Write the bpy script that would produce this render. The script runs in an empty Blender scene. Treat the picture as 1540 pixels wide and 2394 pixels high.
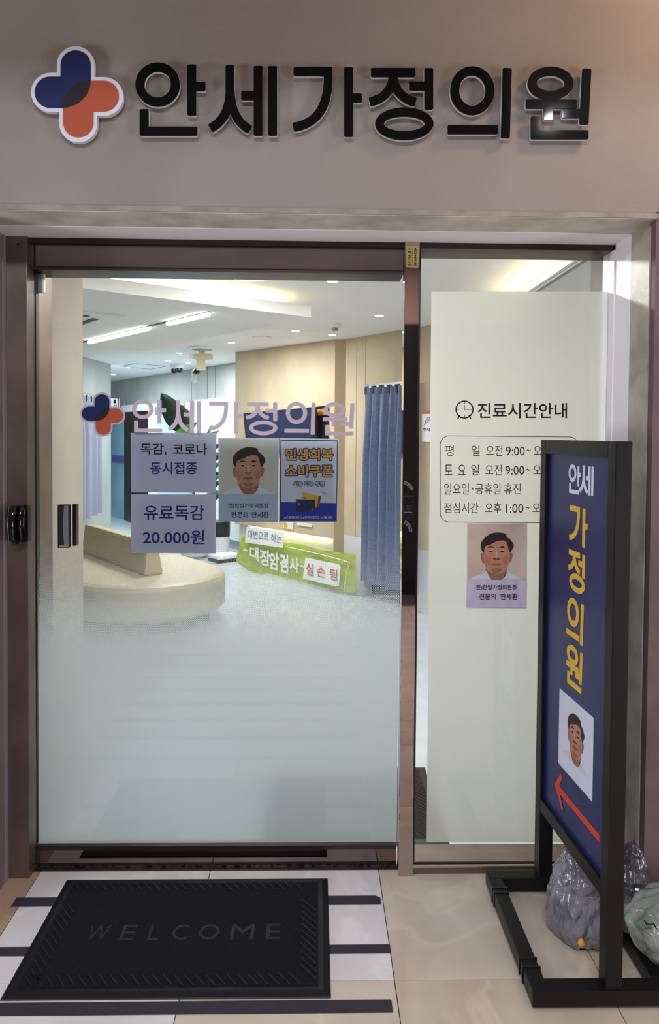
import bpy, bmesh, math, random
from mathutils import Vector, noise
from mathutils.geometry import tessellate_polygon
random.seed(7)
S = bpy.context.scene
COL = S.collection
# ------------------------------------------------------------------ camera
FPX = 1729.0; PPX, PPY = 775.0, 1063.0
YAW, PITCH, ROLL = 0.0216, 0.0284, 0.0077
EYE = Vector((0, 0, 1.56))
_f = Vector((math.sin(YAW)*math.cos(PITCH), math.cos(YAW)*math.cos(PITCH), -math.sin(PITCH)))
_r0 = Vector((math.cos(YAW), -math.sin(YAW), 0)); _u0 = _r0.cross(_f)
_r = _r0*math.cos(ROLL) + _u0*math.sin(ROLL); _u = -_r0*math.sin(ROLL) + _u0*math.cos(ROLL)
cd = bpy.data.cameras.new('camera'); cam = bpy.data.objects.new('camera', cd); COL.objects.link(cam)
from mathutils import Matrix
m3 = Matrix((_r, _u, -_f)).transposed()
cam.matrix_world = Matrix.Translation(EYE) @ m3.to_4x4()
cd.sensor_fit = 'AUTO'; cd.sensor_width = 36; cd.lens = FPX/2394*36
cd.shift_x = (770-PPX)/2394; cd.shift_y = (PPY-1197)/2394
cd.clip_start = .02; cd.clip_end = 60
S.camera = cam
# ------------------------------------------------------------------ world, exposure
w = bpy.data.worlds.new('world'); S.world = w; w.use_nodes = True
w.node_tree.nodes['Background'].inputs[0].default_value = (.5, .5, .6, 1)
w.node_tree.nodes['Background'].inputs[1].default_value = .1
S.view_settings.view_transform = 'Standard'; S.view_settings.look = 'None'
S.view_settings.exposure = 0.35; S.view_settings.gamma = 1
S.view_settings.use_curve_mapping = False
def area(name, loc, aim, sx, sy, power, color, parent=None, spread=None, shape='RECTANGLE'):
    l = bpy.data.lights.new(name, 'AREA'); l.shape = shape; l.size = sx
    if shape in ('RECTANGLE', 'ELLIPSE'): l.size_y = sy
    l.energy = power; l.color = color
    if spread: l.spread = spread
    o = bpy.data.objects.new(name, l); COL.objects.link(o); o.location = loc
    d = Vector(aim) - Vector(loc); o.rotation_euler = d.to_track_quat('-Z', 'Y').to_euler()
    if parent: o.parent = parent
    return o
# corridor lights (outside, in front of the clinic)
area('corridor_lamp', (-.3, -1.05, 3.28), (-.3, -.6, 0), 1.8, .5, 100, (.86, .91, 1))
area('corridor_lamp', (-2.6, .3, 3.28), (-2.6, .5, 0), .9, .5, 30, (.84, .9, 1))
area('entrance_lamp', (1.42, 1.62, 3.26), (1.35, 2.3, 2.3), .22, .22, 9, (1, .62, .36))
area('corridor_lamp', (1.29, .36, 3.30), (1.29, .36, 0), .08, .13, 3, (.92, .95, 1))
# side fills added to light the soffit, left and right of the viewer
area('corridor_side_fill', (-4.15, .2, .95), (0, 2.4, 2.3), 1.6, 1.2, 88, (.96, .95, 1))
area('corridor_side_fill', (4.15, -.2, .95), (0, 2.4, 2.3), 1.6, 1.2, 88, (.97, .93, .98))
# clinic lights: area fills added to brighten the room, then cool hallway lamps
area('clinic_fill', (.15, 3.82, 2.47), (.15, 3.82, 0), .5, .2, 62, (1, .97, .94))
area('clinic_fill', (-3.0, 5.6, 2.46), (-3.0, 5.6, 0), .6, .6, 62, (1, .97, .94))
area('clinic_fill', (-.9, 7.2, 2.48), (-.9, 7.2, 0), .5, .5, 52, (1, .97, .94))
area('hallway_lamp', (-3.3, 10.9, 2.48), (-3.3, 10.9, 0), .6, .6, 74, (.78, .92, 1))
area('hallway_lamp', (-1.7, 9.4, 2.48), (-1.7, 9.4, 0), .3, .3, 36, (.85, .95, 1))

# ------------------------------------------------------------------ unprojection helpers
def ray(px, py):
    return (_f + _r*((px-PPX)/FPX) + _u*(-(py-PPY)/FPX))
def on_y(px, py, Y): d = ray(px, py); return EYE + d*(Y/d.y)
def on_x(px, py, X): d = ray(px, py); return EYE + d*(X/d.x)
def on_z(px, py, Z): d = ray(px, py); return EYE + d*((Z-EYE.z)/d.z)
def on_pl(px, py, p, n): d = ray(px, py); return EYE + d*((Vector(p)-EYE).dot(n)/d.dot(n))
V = Vector
A = V((-.598, .801, 0)); B = V((.801, .598, 0)); UP = V((0, 0, 1))
# ------------------------------------------------------------------ materials
def lin(c): c = c/255; return c/12.92 if c <= .04045 else ((c+.055)/1.055)**2.4
def rgb(t): return (lin(t[0]), lin(t[1]), lin(t[2]), 1)
MATS = {}
def mat(name, c, rough=.6, metal=0, c2=None, ns=4, nd=4, bump=0, bs=60, emit=0, spec=.5, trans=0, coat=0, ramp=(.35, .65), ior=1.45, stretch=None, alpha=1):
    if name in MATS: return MATS[name]
    m = bpy.data.materials.new(name); m.use_nodes = True; MATS[name] = m
    nt = m.node_tree; n = nt.nodes; L = nt.links; b = n['Principled BSDF']
    b.inputs['Base Color'].default_value = rgb(c); b.inputs['Roughness'].default_value = rough
    b.inputs['Metallic'].default_value = metal; b.inputs['Specular IOR Level'].default_value = spec
    b.inputs['IOR'].default_value = ior; b.inputs['Coat Weight'].default_value = coat
    b.inputs['Transmission Weight'].default_value = trans; b.inputs['Alpha'].default_value = alpha
    if emit:
        b.inputs['Emission Color'].default_value = rgb(c); b.inputs['Emission Strength'].default_value = emit
    tc = n.new('ShaderNodeTexCoord')
    src = tc.outputs['Object']
    if stretch:
        mp = n.new('ShaderNodeMapping'); mp.inputs['Scale'].default_value = stretch
        L.new(src, mp.inputs[0]); src = mp.outputs[0]
    if c2:
        t = n.new('ShaderNodeTexNoise'); t.inputs['Scale'].default_value = ns; t.inputs['Detail'].default_value = nd
        L.new(src, t.inputs['Vector'])
        r = n.new('ShaderNodeValToRGB'); r.color_ramp.elements[0].position = ramp[0]; r.color_ramp.elements[1].position = ramp[1]
        r.color_ramp.elements[0].color = rgb(c); r.color_ramp.elements[1].color = rgb(c2)
        L.new(t.outputs[0], r.inputs[0]); L.new(r.outputs[0], b.inputs['Base Color'])
    if bump:
        t = n.new('ShaderNodeTexNoise'); t.inputs['Scale'].default_value = bs; t.inputs['Detail'].default_value = 3
        L.new(src, t.inputs['Vector'])
        u = n.new('ShaderNodeBump'); u.inputs['Strength'].default_value = bump; u.inputs['Distance'].default_value = .004
        L.new(t.outputs[0], u.inputs['Height']); L.new(u.outputs[0], b.inputs['Normal'])
    return m
def flat(name, c, rough=.55): return mat(name, c, rough, spec=.3)
def mat_glass():
    m = bpy.data.materials.new('clear_glass'); m.use_nodes = True; nt = m.node_tree; n = nt.nodes; n.clear()
    o = n.new('ShaderNodeOutputMaterial'); mx = n.new('ShaderNodeMixShader'); fr = n.new('ShaderNodeFresnel'); fr.inputs[0].default_value = 1.45
    t = n.new('ShaderNodeBsdfTransparent'); t.inputs[0].default_value = (.95, .975, .965, 1)
    g = n.new('ShaderNodeBsdfGlossy'); g.inputs['Roughness'].default_value = .01
    L = nt.links; L.new(fr.outputs[0], mx.inputs[0]); L.new(t.outputs[0], mx.inputs[1]); L.new(g.outputs[0], mx.inputs[2]); L.new(mx.outputs[0], o.inputs[0])
    return m
def mat_film(name, z0=None, z1=None, tint=(.385,.42,.45), see=.12):
    """milky vinyl; with z0,z1 it is printed as halftone dots that grow from nothing at z0 to solid at z1"""
    m = bpy.data.materials.new(name); m.use_nodes = True; nt = m.node_tree; n = nt.nodes; n.clear(); L = nt.links
    o = n.new('ShaderNodeOutputMaterial')
    tl = n.new('ShaderNodeBsdfTranslucent'); tl.inputs[0].default_value = (*tint, 1)
    rf = n.new('ShaderNodeBsdfRefraction'); rf.inputs['Color'].default_value = (.93, .97, .97, 1); rf.inputs['Roughness'].default_value = .75; rf.inputs['IOR'].default_value = 1.12
    df = n.new('ShaderNodeBsdfDiffuse'); df.inputs[0].default_value = (.62, .66, .67, 1)
    a = n.new('ShaderNodeMixShader'); a.inputs[0].default_value = see; L.new(tl.outputs[0], a.inputs[1]); L.new(rf.outputs[0], a.inputs[2])
    b = n.new('ShaderNodeMixShader'); b.inputs[0].default_value = .22; L.new(a.outputs[0], b.inputs[1]); L.new(df.outputs[0], b.inputs[2])
    if z0 is None:
        L.new(b.outputs[0], o.inputs[0]); return m
    tc = n.new('ShaderNodeTexCoord'); sp = n.new('ShaderNodeSeparateXYZ'); L.new(tc.outputs['Object'], sp.inputs[0])
    def math_(op, x, y=None, clamp=False):
        k = n.new('ShaderNodeMath'); k.operation = op; k.use_clamp = clamp
        for i, q in enumerate((x, y)):
            if q is None: continue
            if isinstance(q, (int, float)): k.inputs[i].default_value = q
            else: L.new(q, k.inputs[i])
        return k.outputs[0]
    K = 2*math.pi/.0062
    cx = math_('COSINE', math_('MULTIPLY', sp.outputs[0], K)); cz = math_('COSINE', math_('MULTIPLY', sp.outputs[2], K))
    v = math_('MULTIPLY_ADD', math_('MULTIPLY', cx, cz), .5); n[-1].inputs[2].default_value = .5
    cov = math_('DIVIDE', math_('SUBTRACT', z0, sp.outputs[2]), z0-z1, True)
    cov = math_('MULTIPLY_ADD', math_('POWER', cov, 1.9), 1.08); n[-1].inputs[2].default_value = -.04
    mk = math_('MULTIPLY_ADD', math_('SUBTRACT', math_('ADD', v, cov), 1.0), 6.0, True); n[-1].inputs[2].default_value = .5
    tr = n.new('ShaderNodeBsdfTransparent'); c = n.new('ShaderNodeMixShader')
    L.new(mk, c.inputs[0]); L.new(tr.outputs[0], c.inputs[1]); L.new(b.outputs[0], c.inputs[2]); L.new(c.outputs[0], o.inputs[0])
    return m
# ------------------------------------------------------------------ mesh builder
class MB:
    def __init__(s): s.v = []; s.f = []
    def add(s, vs, fs):
        k = len(s.v); s.v += [tuple(p) for p in vs]; s.f += [tuple(i+k for i in f) for f in fs]; return s
    def box(s, a, b):
        x0, y0, z0 = a; x1, y1, z1 = b
        return s.add([(x0,y0,z0),(x1,y0,z0),(x1,y1,z0),(x0,y1,z0),(x0,y0,z1),(x1,y0,z1),(x1,y1,z1),(x0,y1,z1)],
                     [(0,3,2,1),(4,5,6,7),(0,1,5,4),(1,2,6,5),(2,3,7,6),(3,0,4,7)])
    def obox(s, o, ax, ay, az):
        """box from corner o spanned by three vectors"""
        o = V(o); return s.add([o, o+ax, o+ax+ay, o+ay, o+az, o+ax+az, o+ax+ay+az, o+ay+az],
                     [(0,3,2,1),(4,5,6,7),(0,1,5,4),(1,2,6,5),(2,3,7,6),(3,0,4,7)])
    def prism(s, pts, vec):
        pts = [V(p) for p in pts]; n = len(pts); vec = V(vec)
        tr = tessellate_polygon([pts])
        fs = [tuple(t) for t in tr] + [tuple(i+n for i in reversed(t)) for t in tr]
        fs += [(i, (i+1) % n, (i+1) % n+n, i+n) for i in range(n)]
        return s.add(pts+[p+vec for p in pts], fs)
    def poly(s, pts):
        pts = [V(p) for p in pts]; return s.add(pts, [tuple(t) for t in tessellate_polygon([pts])])
    def quad(s, a, b, c, d): return s.add([a, b, c, d], [(0, 1, 2, 3)])
    def grid(s, fn, nu, nv):
        k = [fn(i/nu, j/nv) for j in range(nv+1) for i in range(nu+1)]
        return s.add(k, [(j*(nu+1)+i, j*(nu+1)+i+1, (j+1)*(nu+1)+i+1, (j+1)*(nu+1)+i) for j in range(nv) for i in range(nu)])
    def lathe(s, prof, c=(0,0,0), n=24, ax=V((1,0,0)), ay=V((0,1,0)), az=V((0,0,1))):
        c = V(c); vs = []
        for (r, z) in prof:
            for i in range(n):
                t = 2*math.pi*i/n; vs.append(c+ax*(r*math.cos(t))+ay*(r*math.sin(t))+az*z)
        fs = [(j*n+i, j*n+(i+1) % n, (j+1)*n+(i+1) % n, (j+1)*n+i) for j in range(len(prof)-1) for i in range(n)]
        fs.append(tuple(range(n))); fs.append(tuple(range((len(prof)-1)*n, len(prof)*n)))
        return s.add(vs, fs)
    def tube(s, path, r, n=8):
        path = [V(p) for p in path]; vs = []
        for k, p in enumerate(path):
            d = (path[min(k+1, len(path)-1)] - path[max(k-1, 0)]).normalized()
            a = d.orthogonal().normalized(); 
            if abs(d.z) < .95: a = d.cross(UP).normalized()
            b = d.cross(a)
            rr = r[k] if isinstance(r, (list, tuple)) else r
            vs += [p+a*(rr*math.cos(2*math.pi*i/n))+b*(rr*math.sin(2*math.pi*i/n)) for i in range(n)]
        fs = [(j*n+i, j*n+(i+1) % n, (j+1)*n+(i+1) % n, (j+1)*n+i) for j in range(len(path)-1) for i in range(n)]
        fs += [tuple(range(n)), tuple(range((len(path)-1)*n, len(path)*n))]
        return s.add(vs, fs)
    def build(s, name, m, parent=None, label=None, bevel=0, smooth=False, sub=0, local=False, recalc=True, kind=None):
        me = bpy.data.meshes.new(name); me.from_pydata(s.v, [], s.f)
        bm = bmesh.new(); bm.from_mesh(me)
        if recalc: bmesh.ops.recalc_face_normals(bm, faces=bm.faces)
        if bevel:
            es = [e for e in bm.edges if len(e.link_faces) == 2 and e.calc_face_angle(0) > .5]
            bmesh.ops.bevel(bm, geom=es, offset=bevel, segments=2, affect='EDGES', profile=.6)
        bm.to_mesh(me); bm.free()
        if smooth:
            for p in me.polygons: p.use_smooth = True
        me.materials.append(m)
        o = bpy.data.objects.new(name, me); COL.objects.link(o)
        if parent:
            o.parent = parent
            if not local: o.location = -wloc(parent)
        if label: o['label'] = label
        if kind: o['kind'] = kind
        if sub:
            md = o.modifiers.new('sub', 'SUBSURF'); md.levels = sub; md.render_levels = sub
        return o
def wloc(o):
    p = V((0,0,0))
    while o: p = p + o.location; o = o.parent
    return p
def thing(name, label, cat, loc=(0,0,0), group=None):
    o = bpy.data.objects.new(name, None); COL.objects.link(o); o.location = loc; o.empty_display_size = .05
    o['label'] = label; o['category'] = cat
    if group: o['group'] = group
    return o
def tag(o, label, cat, group=None):
    o['label'] = label; o['category'] = cat
    if group: o['group'] = group
    return o
def struct(o, label=None):
    o['kind'] = 'structure'
    if label: o['label'] = label
    return o
def sroot(name, label=None, loc=(0,0,0)):
    o = bpy.data.objects.new(name, None); COL.objects.link(o); o.location = loc; o.empty_display_size = .05
    return struct(o, label)
# ------------------------------------------------------------------ text and strokes
_tc = {}
def textmesh(body, bold=0, space=1.0):
    k = (body, bold, space)
    if k in _tc: return _tc[k]
    cu = bpy.data.curves.new('t', 'FONT'); cu.body = body; cu.offset = bold; cu.resolution_u = 3; cu.space_character = space
    o = bpy.data.objects.new('t', cu); COL.objects.link(o); bpy.context.view_layer.update()
    me = bpy.data.meshes.new_from_object(o.evaluated_get(bpy.context.evaluated_depsgraph_get()))
    vs = [v.co.copy() for v in me.vertices]; fs = [tuple(p.vertices) for p in me.polygons]
    bpy.data.objects.remove(o); bpy.data.curves.remove(cu); bpy.data.meshes.remove(me)
    x0 = min(v.x for v in vs); x1 = max(v.x for v in vs); y0 = min(v.y for v in vs); y1 = max(v.y for v in vs)
    r = ([((v.x-x0)/(x1-x0), (y1-v.y)/max(y1-y0, 1e-6)) for v in vs], fs); _tc[k] = r; return r
def bil(q, u, v):
    a, b, c, d = q; return (a*(1-u)+b*u)*(1-v) + (d*(1-u)+c*u)*v
def text(body, q, m, parent, nrm, off=.0006, bold=0, name='lettering', space=1.0, label=None, rot=0):
    """q: world corners TL,TR,BR,BL; the print lies off metres in front (along nrm)"""
    uv, fs = textmesh(body, bold, space)
    if rot: q = q[rot:]+q[:rot]
    mb = MB().add([bil(q, u, v)+nrm*off for u, v in uv], fs)
    return mb.build(name, m, parent, label=label, recalc=False)
def ybox(x0, y0, x1, y1, Y): return [on_y(x0,y0,Y), on_y(x1,y0,Y), on_y(x1,y1,Y), on_y(x0,y1,Y)]
def bez(p0, p1, p2, p3, n=8):
    return [tuple((1-t)**3*a+3*(1-t)**2*t*b+3*(1-t)*t*t*c+t**3*d for a, b, c, d in zip(p0,p1,p2,p3)) for t in [i/n for i in range(n+1)]]
def stroke(pts, w, r=3):
    """outline polygon of a thick polyline with slightly rounded ends"""
    L, R = [], []; n = len(pts); h = w/2
    def nrm(a, b):
        dx, dy = b[0]-a[0], b[1]-a[1]; l = math.hypot(dx, dy) or 1; return (-dy/l, dx/l), (dx/l, dy/l)
    for i, p in enumerate(pts):
        if i == 0:
            nn, d = nrm(p, pts[1])
            L += [(p[0]+nn[0]*(h-r), p[1]+nn[1]*(h-r)), (p[0]+nn[0]*(h-r*.3)+d[0]*r*.3, p[1]+nn[1]*(h-r*.3)+d[1]*r*.3), (p[0]+nn[0]*h+d[0]*r, p[1]+nn[1]*h+d[1]*r)]
            R += [(p[0]-nn[0]*(h-r), p[1]-nn[1]*(h-r)), (p[0]-nn[0]*(h-r*.3)+d[0]*r*.3, p[1]-nn[1]*(h-r*.3)+d[1]*r*.3), (p[0]-nn[0]*h+d[0]*r, p[1]-nn[1]*h+d[1]*r)]
        elif i == n-1:
            nn, d = nrm(pts[-2], p)
            L += [(p[0]+nn[0]*h-d[0]*r, p[1]+nn[1]*h-d[1]*r), (p[0]+nn[0]*(h-r*.3)-d[0]*r*.3, p[1]+nn[1]*(h-r*.3)-d[1]*r*.3), (p[0]+nn[0]*(h-r), p[1]+nn[1]*(h-r))]
            R += [(p[0]-nn[0]*h-d[0]*r, p[1]-nn[1]*h-d[1]*r), (p[0]-nn[0]*(h-r*.3)-d[0]*r*.3, p[1]-nn[1]*(h-r*.3)-d[1]*r*.3), (p[0]-nn[0]*(h-r), p[1]-nn[1]*(h-r))]
        else:
            n1, d1 = nrm(pts[i-1], p); n2, d2 = nrm(p, pts[i+1])
            mx, my = n1[0]+n2[0], n1[1]+n2[1]; q = (mx*mx+my*my)/2 or 1; mx, my = mx/q, my/q
            L.append((p[0]+mx*h, p[1]+my*h)); R.append((p[0]-mx*h, p[1]-my*h))
    return L + R[::-1]
def ellipse(cx, cy, rx, ry, n=40): return [(cx+rx*math.cos(2*math.pi*i/n), cy+ry*math.sin(2*math.pi*i/n)) for i in range(n)]
W_ = 21
GLYPH = {
 'an': ((316,146,480,317), [('ring', 368.2,197.2,41.5,41), [(448.2,150.3),(448.2,269.8)], [(448,201.7),(480,201.7)], [(336.6,255),(336.6,316.5)],[(326.5,306.3),(461.5,306.3)]]),
 'se': ((489,150,648,319), [[(537.5,151.8),(537.5,215)]+bez((537.5,215),(536,262),(517,287),(491,300),8)[1:], bez((537.5,205),(539,262),(556,289),(585,303),8), [(563.7,222.9),(603,222.9)], [(603.2,153.8),(603.2,317)], [(637.2,154),(637.2,317)]]),
 'ga': ((683,155,847,320), [[(686,166.6),(767,166.6)]+bez((767,170),(770,250),(741,289),(685,297.5),10)[1:], [(814.5,157),(814.5,319.5)], [(814.5,228.8),(846,228.8)]]),
 'jeong': ((862,158,1013,326), [[(866.8,169),(971,169)], [(918.2,170),(918.2,180)]+bez((918.2,182),(914,218),(889,233),(863.5,238),8)[1:], bez((918.2,180),(922,214),(946,233),(971.5,238.5),8), [(955.7,200.7),(1002,200.7)], [(1002,158.7),(1002,255.5)], ('ring', 944.8,289,58,27.7)]),
 'ui': ((1046,155,1196,323), [('ring', 1103.8,211.5,41.3,46.5), [(1046,302.8),(1163.5,302.8)], [(1185.7,158.7),(1181,322.6)]]),
 'won': ((1229,156,1384,326), [('ring', 1286.9,194.3,43.3,28.5), [(1229,243.1),(1348,243.1)], [(1281.5,243),(1281.5,280)], [(1313.5,265.3),(1366,265.3)], [(1371.8,160.2),(1365,290.5)], [(1250.9,272),(1250.9,325)],[(1240.5,314.7),(1375.7,314.7)]]),
}
def glyph_polys(g, w=W_, grow=0):
    """list of (outline, hole or None) in sign pixels"""
    out = []
    for s in GLYPH[g][1]:
        if s[0] == 'ring':
            _, cx, cy, rx, ry = s; h = w/2+grow
            out.append((ellipse(cx,cy,rx+h,ry+h), ellipse(cx,cy,rx-h,ry-h)))
        else: out.append((stroke(s, w+2*grow), None))
    return out
def put_polys(mb, polys, fn, vec):
    """extrude polygons mapped to the world by fn; vec = thickness vector"""
    vec = V(vec)
    for k, (o, h) in enumerate(polys):
        e = vec.normalized()*(.00004*k) if vec.length > 0 else V((0,0,0))
        if h is None:
            P = [fn(*p)+e for p in o]
            mb.prism(P, vec) if vec.length > 0 else mb.poly(P)
        else:
            n = len(o); P = [fn(*p)+e for p in o]; Q = [fn(*p)+e for p in h]
            if vec.length > 0:
                mb.add(P+Q+[p+vec for p in P]+[p+vec for p in Q],
                   [(i,(i+1)%n,n+(i+1)%n,n+i) for i in range(n)]+[(2*n+i,2*n+(i+1)%n,3*n+(i+1)%n,3*n+i) for i in range(n)]+
                   [(i,(i+1)%n,2*n+(i+1)%n,2*n+i) for i in range(n)]+[(n+i,n+(i+1)%n,3*n+(i+1)%n,3*n+i) for i in range(n)])
            else: mb.add(P+Q, [(i,(i+1)%n,n+(i+1)%n,n+i) for i in range(n)])
    return mb
def rrect(x0, y0, x1, y1, tl=0, tr=0, br=0, bl=0, n=10):
    out = []
    for (cx, cy, r, a0) in ((x0+tl,y0+tl,tl,180),(x1-tr,y0+tr,tr,270),(x1-br,y1-br,br,0),(x0+bl,y1-bl,bl,90)):
        if r == 0: out.append((cx, cy)); continue
        for i in range(n+1):
            a = math.radians(a0+90*i/n); out.append((cx+r*math.cos(a), cy+r*math.sin(a)))
    return out
LOGO = {
 'white': [rrect(133,108,220.6,262,43,43,0,0), rrect(72.5,170,200,262,46,0,0,46), rrect(150,180,287.8,271,0,45,45,0), rrect(138.7,180,227,332.5,0,0,43,43)],
 'blue': [rrect(141.7,118,212.2,252.5,35,35,64,0), rrect(81.4,179.4,212.2,252.5,36,0,64,36)],
 'orange': [rrect(148,189.3,277.9,261.4,64,36,36,0), rrect(148,189.3,218.7,321.6,64,0,35,35)],
 'dark': [rrect(148,189.3,212.2,252.5,64,0,64,0)],
}
# ================================================================== STRUCTURE, outside
NF = V((0,-1,0))
X_L, X_R = -1.063, 1.037
Y1, Y2, Y3 = 2.26, 2.43, 2.56
ZS = 2.225; ZC = 3.32
plaster = mat('grey_plaster', (149,142,137), .8, c2=(140,132,127), ns=2.2, bump=.35, bs=260, spec=.25)
bead = mat('corner_bead', (150,145,136), .6, c2=(132,124,116), ns=14)
mott = mat('mottled_stone', (146,138,128), .45, c2=(186,178,166), ns=9, nd=8, bump=.3, bs=40)
mottd = mat('brown_stone', (104,92,88), .7, c2=(122,110,106), ns=5, nd=8, bump=.3, bs=60)
whitep = mat('white_trim_paint', (244,240,246), .45)
pinkw = mat('pink_brown_stone', (112,92,92), .7, c2=(94,78,80), ns=6, nd=8, bump=.25, bs=70)
steel = mat('bronze_mirror_steel', (196,182,178), .03, 1, c2=(186,170,164), ns=3)
steelk = mat('dark_mirror_steel', (132,116,114), .05, 1, c2=(118,102,100), ns=3)
steel2 = mat('brushed_bronze_steel', (140,124,116), .38, .85, c2=(118,102,96), ns=4, nd=6)
steeld = mat('dark_bronze', (70,58,58), .35, .8)
blackp = mat('black_gasket', (18,16,18), .5)
# upper wall
struct(MB().box((-4.2,Y1,ZS+.012),(4.2,Y2,ZC)).build('wall_front', plaster))
struct(MB().box((-4.2,Y1-.003,ZS),(4.2,Y1+.02,ZS+.016)).build('trim_1', bead), 'plaster corner bead under the upper wall')
struct(MB().box((X_L,Y1+.0,ZS-.002),(X_R,Y2,ZS+.004)).build('trim_2', mat('bounce_lit_stone', (176,170,160), .45, c2=(212,206,196), ns=9, nd=8, bump=.3, bs=40)), 'mottled stone soffit over the entrance')  # paler copy of the mottled stone; missing floor bounce put into its colour
struct(MB().box((X_L-.05,Y2-.006,ZS-.004),(X_R,Y2+.008,ZS+.02)).box((X_L-.05,Y2,ZS-.001),(X_R,2.8,ZC)).build('trim_3', whitep), 'white painted soffit band over the door frame')
# side reveals
struct(MB().box((-4.2,Y1,0),(X_L,2.8,ZS+.02)).build('wall_left', mottd))
struct(MB().box((X_R,Y1,0),(4.2,2.8,ZS+.02)).build('wall_right', pinkw))
struct(MB().box((X_R-.003,Y2,0),(X_R+.01,Y3,ZS)).build('trim_4', whitep), 'white painted reveal right of the window')
struct(MB().box((X_R-.004,Y1+.035,0),(X_R+.01,Y2,ZS)).build('trim_5', mott), 'mottled silver stone strip of the right reveal')
struct(MB().box((X_L-.01,Y3-.022,0),(X_L+.004,Y3,ZS)).build('trim_6', mat('pale_edge',(128,118,128),.5)), 'pale edge strip along the left jamb')
# corridor shell
struct(MB().box((-4.3,-2.0,ZC),(4.3,2.3,ZC+.1)).build('ceiling', mat('corridor_ceiling',(190,182,175),.8)))
struct(MB().box((-4.2,.70,2.93),(.92,.86,ZC)).build('shade_beam', MATS['corridor_ceiling']), 'unseen beam added under the corridor ceiling to shade the upper wall')  # unseen blocker added to keep corridor lamp light off the upper wall
struct(MB().box((-4.3,-2.0,0),(-4.2,2.3,ZC)).build('wall_corridor_left', mat('corridor_wall',(150,140,132),.7)))
struct(MB().box((4.2,-2.0,0),(4.3,2.3,ZC)).build('wall_corridor_right', MATS['corridor_wall']))
struct(MB().box((-4.3,-2.1,0),(4.3,-2.0,2.62)).build('wall_back', mat('dark_shutter',(20,17,18),.5)))
struct(MB().box((-4.3,-2.1,2.62),(4.3,-2.0,ZC)).build('wall_back_upper', mat('warm_beam',(150,124,118),.7)))
# floor: mortar bed with tiles
floor = struct(MB().box((-4.2,-2.0,-.03),(4.2,2.72,-.004)).build('floor', mat('grout',(62,52,50),.9)))
def tile_mat(name, c, c2, rough):
    m = mat(name, c, rough, c2=c2, ns=3.2, nd=8, spec=.5, ramp=(.3,.7))
    nt = m.node_tree; n = nt.nodes; L = nt.links; b = n['Principled BSDF']
    oi = n.new('ShaderNodeObjectInfo'); tc = n['Texture Coordinate'] if 'Texture Coordinate' in n else n.new('ShaderNodeTexCoord')
    cb = n.new('ShaderNodeVectorMath'); cb.operation = 'SCALE'; cb.inputs[0].default_value = (7,5,3); L.new(oi.outputs['Random'], cb.inputs['Scale'])
    ad = n.new('ShaderNodeVectorMath'); L.new(tc.outputs['Object'], ad.inputs[0]); L.new(cb.outputs[0], ad.inputs[1])
    for t in [q for q in n if q.type == 'TEX_NOISE']: L.new(ad.outputs[0], t.inputs['Vector'])
    wv = n.new('ShaderNodeTexNoise'); wv.inputs['Scale'].default_value = 1.4; wv.inputs['Detail'].default_value = 6; wv.inputs['Distortion'].default_value = 1.2
    L.new(ad.outputs[0], wv.inputs['Vector'])
    r = n.new('ShaderNodeValToRGB'); e = r.color_ramp.elements; e[0].position = .47; e[0].color = (0,0,0,1); e[1].position = .5; e[1].color = (.35,.35,.35,1)
    k = e.new(.53); k.color = (0,0,0,1)
    L.new(wv.outputs[0], r.inputs[0])
    mx = n.new('ShaderNodeMix'); mx.data_type = 'RGBA'; L.new(r.outputs[0], mx.inputs[0])
    src = b.inputs['Base Color'].links[0].from_socket; L.new(src, mx.inputs[6])
    mx.inputs[7].default_value = rgb(tuple(min(255, int(q*1.12)) for q in c2)); L.new(mx.outputs[2], b.inputs['Base Color'])
    return m
tw = tile_mat('white_marble_tile', (196,192,192), (212,209,210), .28)
tb = tile_mat('beige_stone_tile', (180,163,144), (202,189,174), .22)
tt = tile_mat('tan_stone_tile', (150,124,100), (176,150,126), .3)
TX0 = .5*(on_z(887.6,2053.8,0).x+on_z(936.6,2394,0).x); TY0 = on_z(860,2291.5,0).y
shared = {}
for i in range(-6, 6):
    for j in range(-7, 2):
        x0 = TX0+.6*i; y0 = TY0+.6*(j)
        y1 = min(y0+.6, 2.72); 
        if x0+.6 < -4.2 or x0 > 4.2 or y0 < -2.1 or y0 > 2.7: continue
        m = tw if (j == 0 and i in (-2,-1)) or (j == -1 and i == -2) else (tt if i <= -3 else tb)
        key = (round(y1-y0,3), m.name)
        g = .0012
        if key not in shared:
            o = MB().box((g,g,-.012),(.6-g,(y1-y0)-g,0)).build('tile', m, floor, bevel=.0012, local=True); shared[key] = o.data
        else:
            o = bpy.data.objects.new('tile', shared[key]); COL.objects.link(o); o.parent = floor
        o.location = (x0, y0, 0)
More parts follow.
